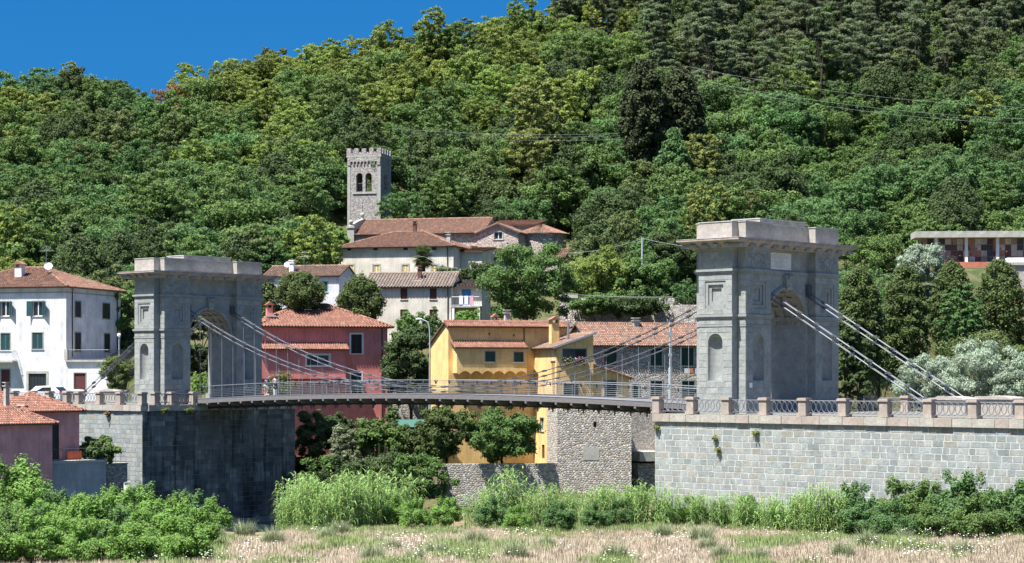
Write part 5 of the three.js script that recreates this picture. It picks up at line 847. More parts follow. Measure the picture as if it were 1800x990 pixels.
{ // woman in a pale top, dark wrap and white trousers
  const p = bp(aAt(484, 4.9), 0, 4.9); p.y = deckY(aAt(484, 4.9)) + .02; const t = thing('person', 'person in pale pink top and white trousers with dark wrap on the bridge', 'person', p, -TH + 2.6);
  const arms = []; for (const s of [-1, 1]) { arms.push([[0, 1.36, s * .17], [.06, 1.1, s * .23], .045, .038], [[.06, 1.1, s * .23], [.27, 1.12, s * .1], .036, .028]); hand(arms, [.27, 1.12, s * .1], [1, .1]); }
  const face = [[[.09, 1.55, 0], [.115, 1.53, 0], .016, .012]];
  sdfMesh('body', [[[0, .9, 0], [0, 1.1, 0], .13, .11], [[0, 1.1, 0], [0, 1.34, 0], .115, .125], [[0, 1.4, 0], [.01, 1.48, 0], .048, .048], [[.01, 1.52, 0], [.02, 1.6, 0], .088, .092], ...face, ...arms, [[0, .88, -.08], [0, .48, -.08], .085, .058], [[0, .48, -.08], [-.02, .08, -.08], .055, .036], [[0, .88, .08], [.03, .48, .08], .085, .058], [[.03, .48, .08], [.02, .08, .08], .055, .036], [[0, .05, -.08], [.15, .03, -.08], .035, .03], [[.03, .05, .08], [.18, .03, .08], .035, .03]], M.skin, t, V(.05, .86, 0), .9, 76);
  sdfMesh('top', [[[0, 1.02, 0], [0, 1.2, 0], .128, .132], [[0, 1.2, 0], [0, 1.36, 0], .136, .138], ...[-1, 1].map((s) => [[0, 1.36, s * .16], [.04, 1.2, s * .2], .06, .052])], std({ color: rgb(.62, .48, .46) }), t, V(0, 1.2, 0), .36, 44);
  sdfMesh('wrap', [[[0, 1.0, 0], [0, .72, 0], .145, .19]], std({ color: rgb(.025, .03, .05) }), t, V(0, .86, 0), .36, 36);
  sdfMesh('trousers', [[[0, .85, -.08], [0, .1, -.08], .1, .065], [[0, .85, .08], [.03, .1, .08], .1, .065]], std({ color: rgb(.66, .67, .68) }), t, V(0, .48, 0), .52, 56);
  sdfMesh('hair', [[[-.01, 1.62, 0], [.02, 1.63, 0], .1, .088], [[-.05, 1.6, 0], [-.07, 1.4, 0], .075, .05]], M.hair, t, V(-.02, 1.55, 0), .26, 36);
}
// ---------------------------------------------------------------- leaves, crowns, trees
const leafMat = (r, g, b, tr = .42) => new THREE.MeshPhysicalMaterial({ color: rgb(r, g, b), roughness: .85, transmission: tr, thickness: 0, vertexColors: true, side: THREE.DoubleSide, specularIntensity: .35 });
const L = {
  mid: leafMat(.115, .195, .05), bright: leafMat(.205, .275, .06), dark: leafMat(.07, .115, .036), deep: leafMat(.04, .07, .026), giant: leafMat(.058, .08, .03), olive: leafMat(.125, .17, .055), pine: leafMat(.125, .165, .085), cool: leafMat(.095, .19, .058),
  gold: leafMat(.20, .235, .06), rust: leafMat(.26, .165, .07), silver: leafMat(.33, .41, .31), reed: leafMat(.25, .41, .13), acacia: leafMat(.165, .30, .06), linden: leafMat(.095, .14, .04), walnut: leafMat(.105, .195, .05), fig: leafMat(.10, .17, .04), grey: leafMat(.20, .235, .14),
};
function leafCloud(clumps, n, size, seed, o = {}) { // many small leaf faces spread through clumps [x, y, z, r, flatten]
  const R = rng(seed), pos = new Float32Array(n * 12), nor = new Float32Array(n * 12), col = new Float32Array(n * 12), idx = [];
  const cum = []; let s = 0; for (const c of clumps) { s += c[3] * c[3]; cum.push(s); }
  const tone = clumps.map(() => .86 + .28 * R()), u = V(), w = V(), nn = V(), d = V();
  for (let i = 0; i < n; i++) {
    const k0 = R() * s; let lo = 0, hi = cum.length - 1; while (lo < hi) { const m = (lo + hi) >> 1; if (cum[m] < k0) lo = m + 1; else hi = m; }
    const c = clumps[lo], z = R() * 2 - 1, a = R() * Math.PI * 2, q = Math.sqrt(1 - z * z); d.set(q * Math.cos(a), z, q * Math.sin(a));
    const rr = c[3] * (.3 + .7 * Math.pow(R(), .6)) * (R() < .15 ? 1.5 : 1), f = c[4] ?? .8;
    const x = c[0] + d.x * rr, y = c[1] + d.y * rr * f, zz = c[2] + d.z * rr;
    nn.set(R() - .5, R() - .5 + (o.up ?? .25), R() - .5).normalize().multiplyScalar(1.0).addScaledVector(d, 1.15).normalize();
    u.set(R() - .5, (R() - .5) * (o.hang ? 2 : 1) - (o.hang ?? 0), R() - .5); u.addScaledVector(nn, -u.dot(nn)).normalize(); w.crossVectors(nn, u);
    const l = size * (.65 + .7 * R()), b = l * (o.wide ?? .34), t = tone[lo] * (.78 + .44 * R()), yel = (R() - .5) * .16;
    const P = [[-l / 2, 0], [0, -b], [l / 2, 0], [0, b]];
    for (let k = 0; k < 4; k++) { const e = (i * 4 + k) * 3, h = k % 2 ? l * .08 : 0; pos[e] = x + u.x * P[k][0] + w.x * P[k][1] + nn.x * h; pos[e + 1] = y + u.y * P[k][0] + w.y * P[k][1] + nn.y * h; pos[e + 2] = zz + u.z * P[k][0] + w.z * P[k][1] + nn.z * h; nor[e] = nn.x; nor[e + 1] = nn.y; nor[e + 2] = nn.z; col[e] = t * (1 + yel); col[e + 1] = t; col[e + 2] = t * (1 - yel); }
    idx.push(i * 4, i * 4 + 1, i * 4 + 2, i * 4, i * 4 + 2, i * 4 + 3);
  }
  const g = new THREE.BufferGeometry(); g.setAttribute('position', new THREE.BufferAttribute(pos, 3)); g.setAttribute('normal', new THREE.BufferAttribute(nor, 3)); g.setAttribute('color', new THREE.BufferAttribute(col, 3)); g.setIndex(idx); return g;
}
// clump layouts inside a crown of half-width rx and half-height ry centred at cy
function layout(kind, rx, ry, cy, seed) {
  const R = rng(seed), out = [];
  const sph = () => { const z = R() * 2 - 1, a = R() * 6.283, q = Math.sqrt(1 - z * z); return [q * Math.cos(a), z, q * Math.sin(a)]; };
  if (kind === 'broad') { for (let i = 0; i < 110; i++) { const d = sph(), k = .25 + .72 * Math.sqrt(R()), lob = 1 + .2 * Math.sin(d[0] * 5 + seed) * Math.cos(d[2] * 4 + seed * 2) + .12 * Math.sin(d[1] * 9 + seed); out.push([d[0] * rx * k * lob, cy + d[1] * ry * k * lob, d[2] * rx * k * lob, rx * (.09 + .15 * R() * R() + .05 * R()), .75]); } }
  if (kind === 'airy') { for (let i = 0; i < 130; i++) { const d = sph(), k = .25 + .77 * Math.sqrt(R()); out.push([d[0] * rx * k, cy + d[1] * ry * k + .12 * ry * (1 - k), d[2] * rx * k, rx * (.07 + .12 * R()), .55]); } }
  if (kind === 'dome') { const N = Math.round(110 * Math.min(2.2, Math.max(1, ry / rx))); for (let i = 0; i < N; i++) { const d = sph(); if (d[1] < -.85) continue; const taper = (1 - .3 * Math.max(0, d[1])) * (.86 + .2 * R()); out.push([d[0] * rx * .86 * taper, cy + d[1] * ry * .9, d[2] * rx * .86 * taper, rx * (.1 + .12 * R()), 1]); } out.push([0, cy, 0, rx * .75, ry / rx], [0, cy, 0, rx * .6, ry / rx]); }
  if (kind === 'cone') { for (let i = 0; i < 90; i++) { const t = Math.pow(R(), .75), a = R() * 6.283, r = rx * (.12 + .88 * Math.pow(1 - t, .8)) * (.6 + .4 * R()); out.push([Math.cos(a) * r, cy - ry + 2 * ry * t, Math.sin(a) * r, rx * (.14 + .14 * (1 - t)), .8]); } }
  if (kind === 'pine') { for (let i = 0; i < 30; i++) { const t = R(), a = R() * 6.283, r = rx * (.25 + .75 * Math.pow(Math.sin(Math.PI * Math.min(1, .18 + .8 * t)), .7)) * (.4 + .6 * R()); out.push([Math.cos(a) * r, cy - ry + 2 * ry * t, Math.sin(a) * r, rx * (.2 + .14 * R()), .42]); } }
  if (kind === 'upright') { for (let i = 0; i < 44; i++) { const t = R(), a = R() * 6.283, r = rx * Math.sin(Math.PI * Math.min(1, .12 + .85 * t)) * (.5 + .5 * R()); out.push([Math.cos(a) * r, cy - ry + 2 * ry * t, Math.sin(a) * r, rx * (.2 + .14 * R()), 1.25]); } }
  return out;
}
function trunkGeo(h, r, clumps, seed, limbs = 6) { // tapered trunk with limbs into the crown
  const R = rng(seed), g = [bar(V(0, -1.2, 0), V((R() - .5) * .2, h * .55, (R() - .5) * .2), r, 8, r * .72), bar(V(0, h * .52, 0), V((R() - .5) * .5, h, (R() - .5) * .5), r * .72, 7, r * .3)];
  for (let i = 0; i < limbs; i++) { const c = clumps[Math.floor(R() * clumps.length)], y = h * (.4 + .45 * R()); g.push(bar(V(0, y, 0), V(c[0] * .85, c[1], c[2] * .85), r * .36, 5, r * .1)); }
  return g;
}
function tree(name, label, category, p, o, group) { // o: kind, rx, ry, cy (crown middle above the base), n, size, mat, r (trunk)
  const t = thing(name, label, category, p, o.turn ?? 0, group), seed = o.seed ?? 1, cl = o.clumps ?? layout(o.kind, o.rx, o.ry, o.cy, seed);
  place('crown', leafCloud(cl, o.n, o.size, seed + 7, o), o.mat, t); if (o.r) mesh('trunk', trunkGeo(o.cy, o.r, cl, seed + 3, o.limbs ?? 6), M.bark, t, { soft: true });
  return t;
}
// tree whose crown fills a stretch of the photograph at a depth
function treeAt(name, label, category, px, pyTop, pyBot, halfPx, d, o, group) {
  const k = d / FOCAL * (o.kind === 'broad' ? 1.1 : 1), top = yAt(pyTop, d), bot = yAt(pyBot, d), x = (px - 900) * d / FOCAL, g = Math.min(ground(x, d), bot - .2), ry = (top - bot) / 2, p = V(x, g, -d);
  return tree(name, label, category, p, { ...o, rx: halfPx * k, ry, cy: (top + bot) / 2 - g }, group);
}
// ---- hillside forest: prototypes, 300 single trees, the rest as one mass per kind
{
  const proto = {}; const mk = (key, kind, rx, ry, cy, n, size, seed, r, wide) => { const cl = layout(kind, rx, ry, cy, seed); proto[key] = { crown: leafCloud(cl, n, size, seed, { wide }), trunk: (() => { const l = trunkGeo(cy, r, cl, seed, 7).map(soft); return mergeGeometries(l); })() }; };
  mk('broad_a', 'broad', 3.5, 3.3, 4.4, 10000, .27, 201, .2); mk('broad_b', 'broad', 3.0, 3.9, 5, 10000, .265, 202, .18); mk('broad_c', 'broad', 3.9, 2.9, 3.9, 10000, .28, 203, .2);
  mk('airy_a', 'airy', 3.2, 3.8, 5.2, 9500, .25, 211, .16); mk('airy_b', 'airy', 2.8, 4.3, 5.8, 9500, .245, 212, .16); mk('airy_c', 'airy', 3.6, 3.2, 4.6, 9500, .25, 213, .16);
  mk('dome_a', 'dome', 3.3, 3.6, 4, 10000, .27, 221, .25); mk('pine_a', 'pine', 2.7, 4.2, 7.4, 8000, .36, 231, .2, .16); mk('pine_b', 'pine', 2.3, 4.8, 7.8, 8000, .34, 232, .18, .16); mk('shrub_a', 'airy', 2.6, 2.1, 2.1, 6500, .24, 241, .08); mk('shrub_b', 'broad', 2.9, 1.9, 1.9, 6500, .25, 242, .08);
  const KIND = {
    mid: ['broadleaf_tree', 'mid green broadleaf tree in the wood on the hillside', ['broad_a', 'broad_b', 'broad_c', 'airy_a']], bright: ['acacia_tree', 'light yellow-green acacia tree in the wood on the hillside', ['airy_a', 'airy_b', 'airy_c', 'broad_b']],
    cool: ['chestnut_tree', 'fresh cool green chestnut tree in the wood on the hillside', ['broad_a', 'broad_c', 'airy_c']], dark: ['oak_tree', 'dark green domed oak in the wood on the hillside', ['dome_a', 'broad_a']], pine: ['pine_tree', 'grey-green pine with a bare stem in the wood on the hillside', ['pine_a', 'pine_b']],
    olive: ['olive_green_tree', 'dull olive green tree in the wood on the hillside', ['airy_a', 'broad_b', 'broad_c']], rust: ['withered_tree', 'withered tree with rust coloured leaves on the hillside', ['airy_b', 'airy_a']], gold: ['yellowing_tree', 'yellowing tree on the wooded hillside', ['airy_a', 'airy_b']], low: ['shrub', 'low dark green shrub on the open hillside', ['shrub_a', 'shrub_b']], silver: ['silver_leaved_tree', 'silvery leaved tree on the wooded hillside', ['airy_c']],
  };
  const R = rng(4242), spots = [];
  for (let d = 224; d < 385; d += 4.4) for (let x = -.27 * d - 6; x < .27 * d + 6; x += 4.7) {
    const xx = x + (R() - .5) * 4, dd = d + (R() - .5) * 4, px = 900 + FOCAL * xx / dd, g = ground(xx, dd), py = 660 - FOCAL * (g + 4 - EYE) / dd, r1 = R(), r2 = R(), r3 = R(), r4 = R();
    if (px < -70 || px > 1870 || py < -90) continue;
    if (px > 560 && px < 1018 && dd < (px < 700 && px > 595 ? 277 : 266)) continue; if (px > 1490 && dd < 236) continue; if (px > 440 && px < 600 && dd < 232) continue;
    const zone = fbm(px / 170 + 3, py / 120 + 9, 88, 3), k2 = r1;
    let kind;
    if (px > 1130 && py < 175 - (px - 1130) * .02) kind = k2 < .28 + .5 * zone ? 'pine' : k2 < .72 ? 'dark' : k2 < .86 ? 'olive' : 'mid';
    else if (px > 820 && py < 55) kind = k2 < .5 ? 'pine' : k2 < .8 ? 'olive' : 'bright';
    else if (px > 1400 && py > 150 && py < 420) kind = k2 < .72 ? 'low' : k2 < .84 ? 'cool' : k2 < .94 ? 'mid' : 'dark';
    else if (px > 1050 && py > 180) kind = zone > .52 ? (k2 < .7 ? 'cool' : 'mid') : k2 < .35 ? 'dark' : k2 < .8 ? 'mid' : 'olive';
    else if (px > 280 && px < 1150 && py < 230) kind = zone > .42 ? (k2 < .68 ? 'bright' : k2 < .9 ? 'mid' : 'olive') : k2 < .6 ? 'mid' : k2 < .8 ? 'olive' : 'dark';
    else if (px < 560) kind = zone > .56 ? (k2 < .5 ? 'bright' : 'mid') : zone > .4 ? (k2 < .55 ? 'mid' : k2 < .8 ? 'cool' : k2 < .9 ? 'olive' : 'dark') : k2 < .5 ? 'cool' : k2 < .8 ? 'mid' : 'dark';
    else kind = k2 < .5 ? 'mid' : k2 < .7 ? 'dark' : k2 < .88 ? 'cool' : 'olive';
    if (r2 < .012) kind = 'gold';
    const ks = KIND[kind][2], key = ks[Math.floor(r3 * ks.length)]; let sc = kind === 'low' ? .8 + .5 * r4 : kind === 'pine' ? .6 + .75 * r4 : .66 + .6 * r4; if (py < 260 && px < 560) sc *= .92;
    spots.push({ p: V(xx, g - .3, -dd), kind, key, sc, turn: R() * 6.28, tone: .8 + .4 * R() });
  }
  const hand = [[975, 92, 318, 'dark', 'dome_a', 1.1], [952, 150, 300, 'dark', 'dome_a', 1.0], [1588, 152, 318, 'gold', 'dome_a', 1.15], [1312, 372, 238, 'rust', 'airy_b', .72], [940, 265, 285, 'gold', 'airy_b', 1.5], [928, 300, 280, 'gold', 'airy_a', 1.1], [660, 42, 345, 'dark', 'dome_a', .9], [752, 48, 345, 'dark', 'broad_a', 1.1], [820, 50, 345, 'pine', 'pine_b', .7], [300, 190, 318, 'rust', 'airy_c', .9], [1715, 200, 292, 'dark', 'broad_a', 1.2], [1275, 75, 330, 'pine', 'pine_a', 1.1], [1400, 190, 302, 'bright', 'airy_a', 1]];
  for (const [px, py, d, kind, key, sc] of hand) { const p = at(px, py, d); p.y = Math.min(p.y + 1 - 4, ground(p.x, d) + 1.5); spots.push({ p, kind, key, sc, turn: px, tone: 1, first: 1 }); }
  spots.sort((a, b) => (b.first ? 1 : 0) - (a.first ? 1 : 0) || b.p.z - a.p.z);
  const rest = {}, tall = {};
  spots.forEach((s, i) => {
    const mat = s.kind === 'low' ? L.mid : L[s.kind], pr = proto[s.key];
    if (i < 300) { const t = thing(KIND[s.kind][0], KIND[s.kind][1], s.kind === 'low' ? 'shrub' : 'tree', s.p, s.turn, KIND[s.kind][0].replace(/_/g, ' ') + 's in the hillside wood'); t.scale.setScalar(s.sc); place('crown', pr.crown, mat, t); place('trunk', pr.trunk, M.bark, t); }
    else (rest[s.kind + '|' + s.key] ??= []).push(s);
  });
  for (const [k, list] of Object.entries(rest)) {
    const [kind, key] = k.split('|'), mat = kind === 'low' ? L.mid : L[kind];
    const wd = new THREE.Group(); wd.name = numbered('hillside_wood'); tag(wd, `wood of ${KIND[kind][0].replace(/_/g, ' ')}s covering the upper hillside`, 'wood', 'woods on the upper hillside', 'stuff'); scene.add(wd);
    for (const [nm, geo, m2] of [['crowns', proto[key].crown, mat], ['trunks', proto[key].trunk, M.bark]]) { const im = new THREE.InstancedMesh(geo, m2, list.length); im.name = nm; im.castShadow = im.receiveShadow = true; const q = new THREE.Object3D(); list.forEach((s, i) => { q.position.copy(s.p); q.rotation.set(0, s.turn, 0); q.scale.setScalar(s.sc); q.updateMatrix(); im.setMatrixAt(i, q.matrix); if (nm === 'crowns') im.setColorAt(i, rgb(s.tone * (.9 + .2 * hash2(i, 3, 1)), s.tone, s.tone * .95)); }); im.userData.kind = 'stuff'; wd.add(im); }
  }
  console.log('hill trees', spots.length);
}
// ---- big trees that stand out on the slope
const conifer = (label, px, top, bot, hw, d, mat, seed, n = 16000) => treeAt('conifer', label, 'tree', px, top, bot, hw, d, { kind: 'cone', n, size: .42, mat, r: .35, seed, wide: .26, hang: .5 });

conifer('slim yellowish conifer behind the church roof', 752, 316, 396, 22, 283, L.olive, 303, 7000); conifer('dark slim conifer behind the church roof', 722, 322, 396, 18, 284, L.dark, 304, 6000);
conifer('dark conifer behind the white house roof', 128, 396, 470, 38, 235, L.dark, 305, 9000); conifer('narrow dark spruce near the church apse', 1185, 228, 300, 34, 258, L.cool, 306, 8000);
const dome = (label, px, top, bot, hw, d, mat, seed, n = 14000, o = {}) => treeAt('round_tree', label, 'tree', px, top, bot, hw, d, { kind: 'dome', n, size: .26, mat, r: .22, seed, ...o });
dome('large dark linden of the row behind the church nave', 845, 286, 398, 52, 277, L.linden, 311, 17000, { size: .34 }); dome('smaller linden of the row behind the church nave, tower side', 800, 296, 398, 40, 276, L.linden, 312, 13000, { size: .34 }); dome('linden of the row behind the church nave, apse side', 888, 315, 398, 36, 274, L.linden, 313, 12000, { size: .34 });
dome('round linden behind the pink house roof, next to the white cottage window', 527, 479, 548, 47, 205, L.linden, 314, 17000, { size: .2 }); dome('round linden between the white cottage and the cream house', 633, 484, 575, 44, 207, L.linden, 315, 17000, { size: .2 }); dome('linden half hidden by the pylon beside the pink house', 470, 490, 580, 26, 206, L.linden, 316, 9000, { size: .2 });
dome('tallest dark conifer on the hillside', 1132, 98, 305, 46, 268, L.giant, 301, 24000, { size: .4 }); dome('second dark conifer beside the tallest one', 1196, 116, 290, 44, 271, L.giant, 302, 21000, { size: .4 });
const leafy = (name, label, px, top, bot, hw, d, mat, seed, n, o = {}) => treeAt(name, label, o.cat ?? 'tree', px, top, bot, hw, d, { kind: 'broad', n: Math.round(n * 1.15), size: .22, mat, r: .2, seed, ...o });
leafy('walnut_tree', 'big light green walnut tree behind the yellow house roof', 928, 432, 575, 76, 203, L.walnut, 321, 30000, { size: .22 });
leafy('shrub', 'bright green shrub between the cream house balcony and the yellow house roof', 822, 546, 580, 22, 200, L.acacia, 322, 5000, { r: .05, cat: 'shrub', size: .16 });
leafy('broadleaf_tree', 'dark tree filling the gap between the pink and yellow houses', 722, 566, 705, 50, 201, L.dark, 323, 22000, { size: .22 }); leafy('broadleaf_tree', 'light green tree top under the cream house windows', 726, 545, 610, 34, 206, L.walnut, 324, 9000, { size: .2 }); leafy('broadleaf_tree', 'slim young tree at the corner of the yellow house', 765, 545, 610, 13, 204, L.walnut, 325, 3000, { size: .18 });
leafy('bush', 'yellow-green bush on the retaining wall above the stone house', 1058, 440, 535, 58, 214, L.bright, 331, 20000, { size: .22 }); leafy('bush', 'dark green bush on the retaining wall beside the concrete pole', 1138, 448, 538, 52, 213, L.walnut, 332, 17000, { size: .22 }); leafy('bush', 'dark bush behind the concrete pole near the plaque pylon', 1180, 405, 500, 40, 224, L.dark, 333, 12000); leafy('bush', 'hedge bush below the white chapel wall', 842, 462, 505, 36, 226, L.dark, 334, 9000, { size: .2 }); leafy('bush', 'pale bush between the rectory and the cream house roof', 788, 468, 500, 26, 227, L.grey, 335, 5000, { size: .2 });
leafy('bush', 'olive bush behind the white house beside the pylon', 176, 462, 620, 62, 216, L.olive, 341, 24000, { size: .26 }); leafy('broadleaf_tree', 'green tree rising behind the terrace of the white house', 226, 470, 690, 34, 212, L.walnut, 342, 17000, { size: .24 }); leafy('shrub', 'dry olive shrub beside the anchor chain near the white house', 205, 622, 690, 32, 193, L.olive, 343, 8000, { size: .16, r: .06, cat: 'shrub' });
leafy('broadleaf_tree', 'dark tree seen through the arch of the pylon by the pink house', 350, 500, 720, 48, 205, L.deep, 344, 20000, { size: .24 }); leafy('shrub', 'light green shrub at the foot of the arch by the pink house', 350, 655, 700, 17, 190, L.acacia, 345, 4500, { size: .13, r: .05, cat: 'shrub' }); leafy('shrub', 'flowering shrub on the bridge head beside the two people', 490, 655, 705, 26, 192, L.olive, 346, 5500, { size: .14, r: .05, cat: 'shrub' });
for (const [i, px, top, bot, hw, d, lab] of [[0, 1512, 462, 690, 44, 168, 'dark linden closest to the plaque pylon behind the anchor chains'], [1, 1592, 458, 680, 46, 174, 'second dark linden behind the anchor chains'], [2, 1675, 455, 640, 44, 180, 'third dark linden, below the cemetery gallery'], [3, 1758, 452, 650, 52, 178, 'broad dark linden below the family tomb']]) dome(lab, px, top, bot, hw, d, L.linden, 351 + i, 26000, { size: .2, r: .25 });
leafy('broadleaf_tree', 'light green acacia standing in front of the third linden', 1690, 500, 640, 42, 164, L.cool, 356, 15000, { size: .18, kind: 'airy' }); leafy('broadleaf_tree', 'dark green tree at the foot of the plaque pylon', 1490, 560, 715, 36, 160, L.dark, 357, 15000, { size: .2 }); leafy('bush', 'yellowish bush above the silver willow', 1735, 590, 660, 70, 160, L.olive, 358, 13000, { size: .18 });
for (const [i, px, top, hw, d] of [[0, 1640, 618, 58, 141], [1, 1715, 600, 66, 140], [2, 1788, 622, 56, 138]]) leafy('silver_willow', ['silver willow bush between the anchor chains', 'tallest silver willow bush behind the parapet', 'outer silver willow bush behind the anchor blocks'][i], px, top, 722, hw, d, L.silver, 361 + i, 26000, { size: .17, wide: .2, r: .1, hang: .4, cat: 'bush' });
leafy('bamboo', 'pale silvery cane thicket in front of the cemetery gallery', 1618, 434, 500, 44, 212, L.silver, 365, 14000, { size: .3, wide: .16, hang: .7, r: .06, cat: 'bush' }); leafy('bush', 'green bush on the terraces beside the plaque pylon', 1530, 415, 480, 60, 222, L.mid, 366, 15000); leafy('bush', 'vine covered bank beside the plaque pylon', 1520, 470, 560, 60, 205, L.cool, 367, 15000, { size: .2 }); leafy('bush', 'garden bush by the cane fence', 1205, 490, 545, 26, 203, L.cool, 368, 5000, { size: .16 }); leafy('bush', 'green bush filling the slope below the vine bank', 1545, 540, 660, 50, 190, L.mid, 369, 14000);
{ const t = thing('garden_wall', 'rubble wall between the pink house and the yellow house under the deck', 'wall', at(664, 660, 203).setY(1), 14 * RAD); mesh('masonry', bx(0, 7.2, 0, yAt(690, 203) - 1, -.5, 0), M.rubble, t); }
// palm
{ const p = at(744, 470, 231), t = thing('fan_palm', 'shaggy fan palm in front of the rectory windows', 'palm', p.clone().setY(ground(p.x, 231))), h = yAt(455, 231) - t.position.y, R = rng(9), f = []; mesh('trunk', bar(V(0, -.5, 0), V(0, h, 0), .2, 10, .26), M.bark, t, { soft: true });
  const pos = [], col = []; for (let k = 0; k < 120; k++) { const a = R() * 6.28, e = -1.15 + 2.4 * R(), l = .6 + .45 * R(), c = V(Math.cos(a) * Math.cos(e) * l, h + .3 + Math.sin(e) * l * .95, Math.sin(a) * Math.cos(e) * l), o = V(0, h + .2, 0), dir = c.clone().sub(o).normalize(), sd = dir.clone().cross(V(0, 1, 0)).normalize(), dead = e < -.55; for (let m = -7; m <= 7; m++) { const q = m / 7 * 1.5, v = dir.clone().multiplyScalar(Math.cos(q)).addScaledVector(sd, Math.sin(q)).normalize(), tip = c.clone().addScaledVector(v, .75), w = sd.clone().multiplyScalar(.06); tip.y -= .18; const c1 = dead ? [.9, .7, .5] : [1, 1, 1], s = .7 + .5 * R(); for (const z of [c.clone().sub(w), c.clone().add(w), tip]) { pos.push(z.x, z.y, z.z); col.push(c1[0] * s, c1[1] * s, c1[2] * s); } } f.push(bar(o, c, .018, 4)); }
  const g = new THREE.BufferGeometry(); g.setAttribute('position', new THREE.Float32BufferAttribute(pos, 3)); g.setAttribute('color', new THREE.Float32BufferAttribute(col, 3)); g.computeVertexNormals(); place('fronds', g, L.linden, t); mesh('stalks', f, M.bark, t); }
// ---- vegetation under the bridge
for (const [i, px, top, bot, hw, d, m, lab] of [[0, 590, 726, 800, 34, 188, 'dark', 'dark bush under the deck beside the pink house'], [1, 640, 748, 810, 38, 190, 'walnut', 'green bush under the pink house wall'], [2, 705, 745, 815, 36, 189, 'dark', 'dark bush in front of the garden shed'], [3, 760, 735, 815, 34, 187, 'linden', 'dull green bush between the shed and the yellow house'], [4, 575, 800, 880, 44, 180, 'walnut', 'ivy bush at the water edge beside the stained pier'], [5, 1055, 516, 552, 42, 208, 'walnut', 'creeper hanging over the retaining wall, lamp end'], [6, 1120, 518, 556, 44, 207.6, 'dark', 'creeper hanging over the retaining wall, garden end'], [7, 714, 362, 402, 22, 283, 'bright', 'bright bush between the tower and the nave roof'], [8, 585, 395, 440, 26, 252, 'acacia', 'bright bush at the tower foot beside the rectory'], [9, 540, 440, 480, 40, 240, 'mid', 'green bush behind the white cottage roof']]) leafy('bush', lab, px, top, bot, hw, d, L[m], 431 + i, 11000, { size: .19, wide: .4, r: .08, cat: 'bush' });
leafy('broadleaf_tree', 'dark ivy-grown tree beside the stained pier', 548, 716, 880, 40, 187, L.dark, 401, 24000, { size: .2 }); leafy('broadleaf_tree', 'grey-green tree next to the ivy-grown tree', 612, 745, 870, 40, 184, L.grey, 402, 17000, { size: .17, tr: 1 }); leafy('vine', 'vine arbour with large leaves under the pink house', 668, 740, 800, 42, 184, L.fig, 403, 8000, { size: .26, wide: .42, cat: 'vine', r: .05 }); leafy('bush', 'dense ivy bush below the vine arbour', 650, 800, 885, 70, 178, L.dark, 404, 22000, { size: .18, wide: .45 }); leafy('bush', 'leafy bush at the end of the low rubble wall', 740, 790, 880, 48, 175.5, L.walnut, 405, 14000, { size: .18, wide: .42 });
leafy('fruit_tree', 'small tree with a thin trunk below the bridge deck', 785, 708, 800, 50, 179, L.linden, 406, 17000, { size: .2, r: .12 }); leafy('walnut_tree', 'leafy tree in front of the yellow house below the deck', 882, 710, 818, 62, 178.5, L.walnut, 407, 26000, { size: .2, r: .14 }); leafy('shrub', 'ivy climbing beside the pink house under the deck', 690, 716, 760, 14, 194, L.walnut, 408, 3500, { size: .18, r: .05, cat: 'shrub' });
leafy('fig_bush', 'fig bush on the garden wall beside the pink cottage', 172, 768, 820, 32, 166.5, L.fig, 409, 6000, { size: .22, wide: .45, r: .08, cat: 'bush' });
{ const t = thing('garden_shed', 'dark green roofed garden shed under the bridge deck', 'shed', at(735, 785, 189), 15 * RAD); mesh('wall', bx(-1.4, 1.4, -1.5, 1.9, -2, 0), M.rubbleDark, t); mesh('roof', new THREE.BoxGeometry(3.4, .08, 2.6).rotateX(.25).translate(0, 2.1, -.9), std({ color: rgb(.03, .10, .085) }), t); mesh('door', bx(-.4, .4, -1.4, .6, .002, .05), M.darkDoor, t); const R = rng(2); const pk = thing('stake_fence', 'row of bean stakes beside the garden shed', 'stakes', at(660, 840, 181)); for (let k = 0; k < 9; k++) mesh('stake', bar(V(k * .24, -1.5, R() * .3), V(k * .24 + (R() - .5) * .3, 2.6 + R() * .5, R() * .3), .025, 5), M.bark, pk); }
for (const [px, py] of [[1155, 752], [1257, 771], [1329, 761], [1262, 790]]) { const a = aAt(px, EDGE_N - .04), p = bp(a, 0, EDGE_N - .04); p.y = yAt(py, -p.z); tree('wall_tuft', 'small dry tuft growing in the joints of the pale abutment wall', 'plant', p, { clumps: [[0, 0, .08, .22, .8]], n: 120, size: .14, mat: L.gold, seed: px }, 'tufts in the wall joints'); }
for (const [px, py, lab, m] of [[286, 722, 'green tuft hanging over the stained pier edge, street end', L.olive], [330, 722, 'green tuft hanging over the stained pier edge, bridge end', L.olive]]) { const b = bAt(px, FACE_L + .1), p = bp(FACE_L + .12, 0, b); p.y = yAt(py, -p.z); tree('wall_tuft', lab, 'plant', p, { clumps: [[0, 0, 0, .38, .6], [.3, .1, 0, .25, .6]], n: 500, size: .16, mat: m, seed: px }); }
{ const a = aAt(190, EDGE_N - .06), p = bp(a, 0, EDGE_N - .06); p.y = yAt(727, -p.z); tree('wall_tuft', 'rust coloured dry tuft below the coping by the pink cottage', 'plant', p, { clumps: [[0, 0, 0, .3, .8]], n: 300, size: .14, mat: L.rust, seed: 5 }); }
{ const p = at(657, 287, 269.5); tree('wall_tuft', 'green tuft growing under the tower battlements', 'plant', p, { clumps: [[0, 0, 0, .55, .7]], n: 500, size: .2, mat: L.acacia, seed: 6 }); }
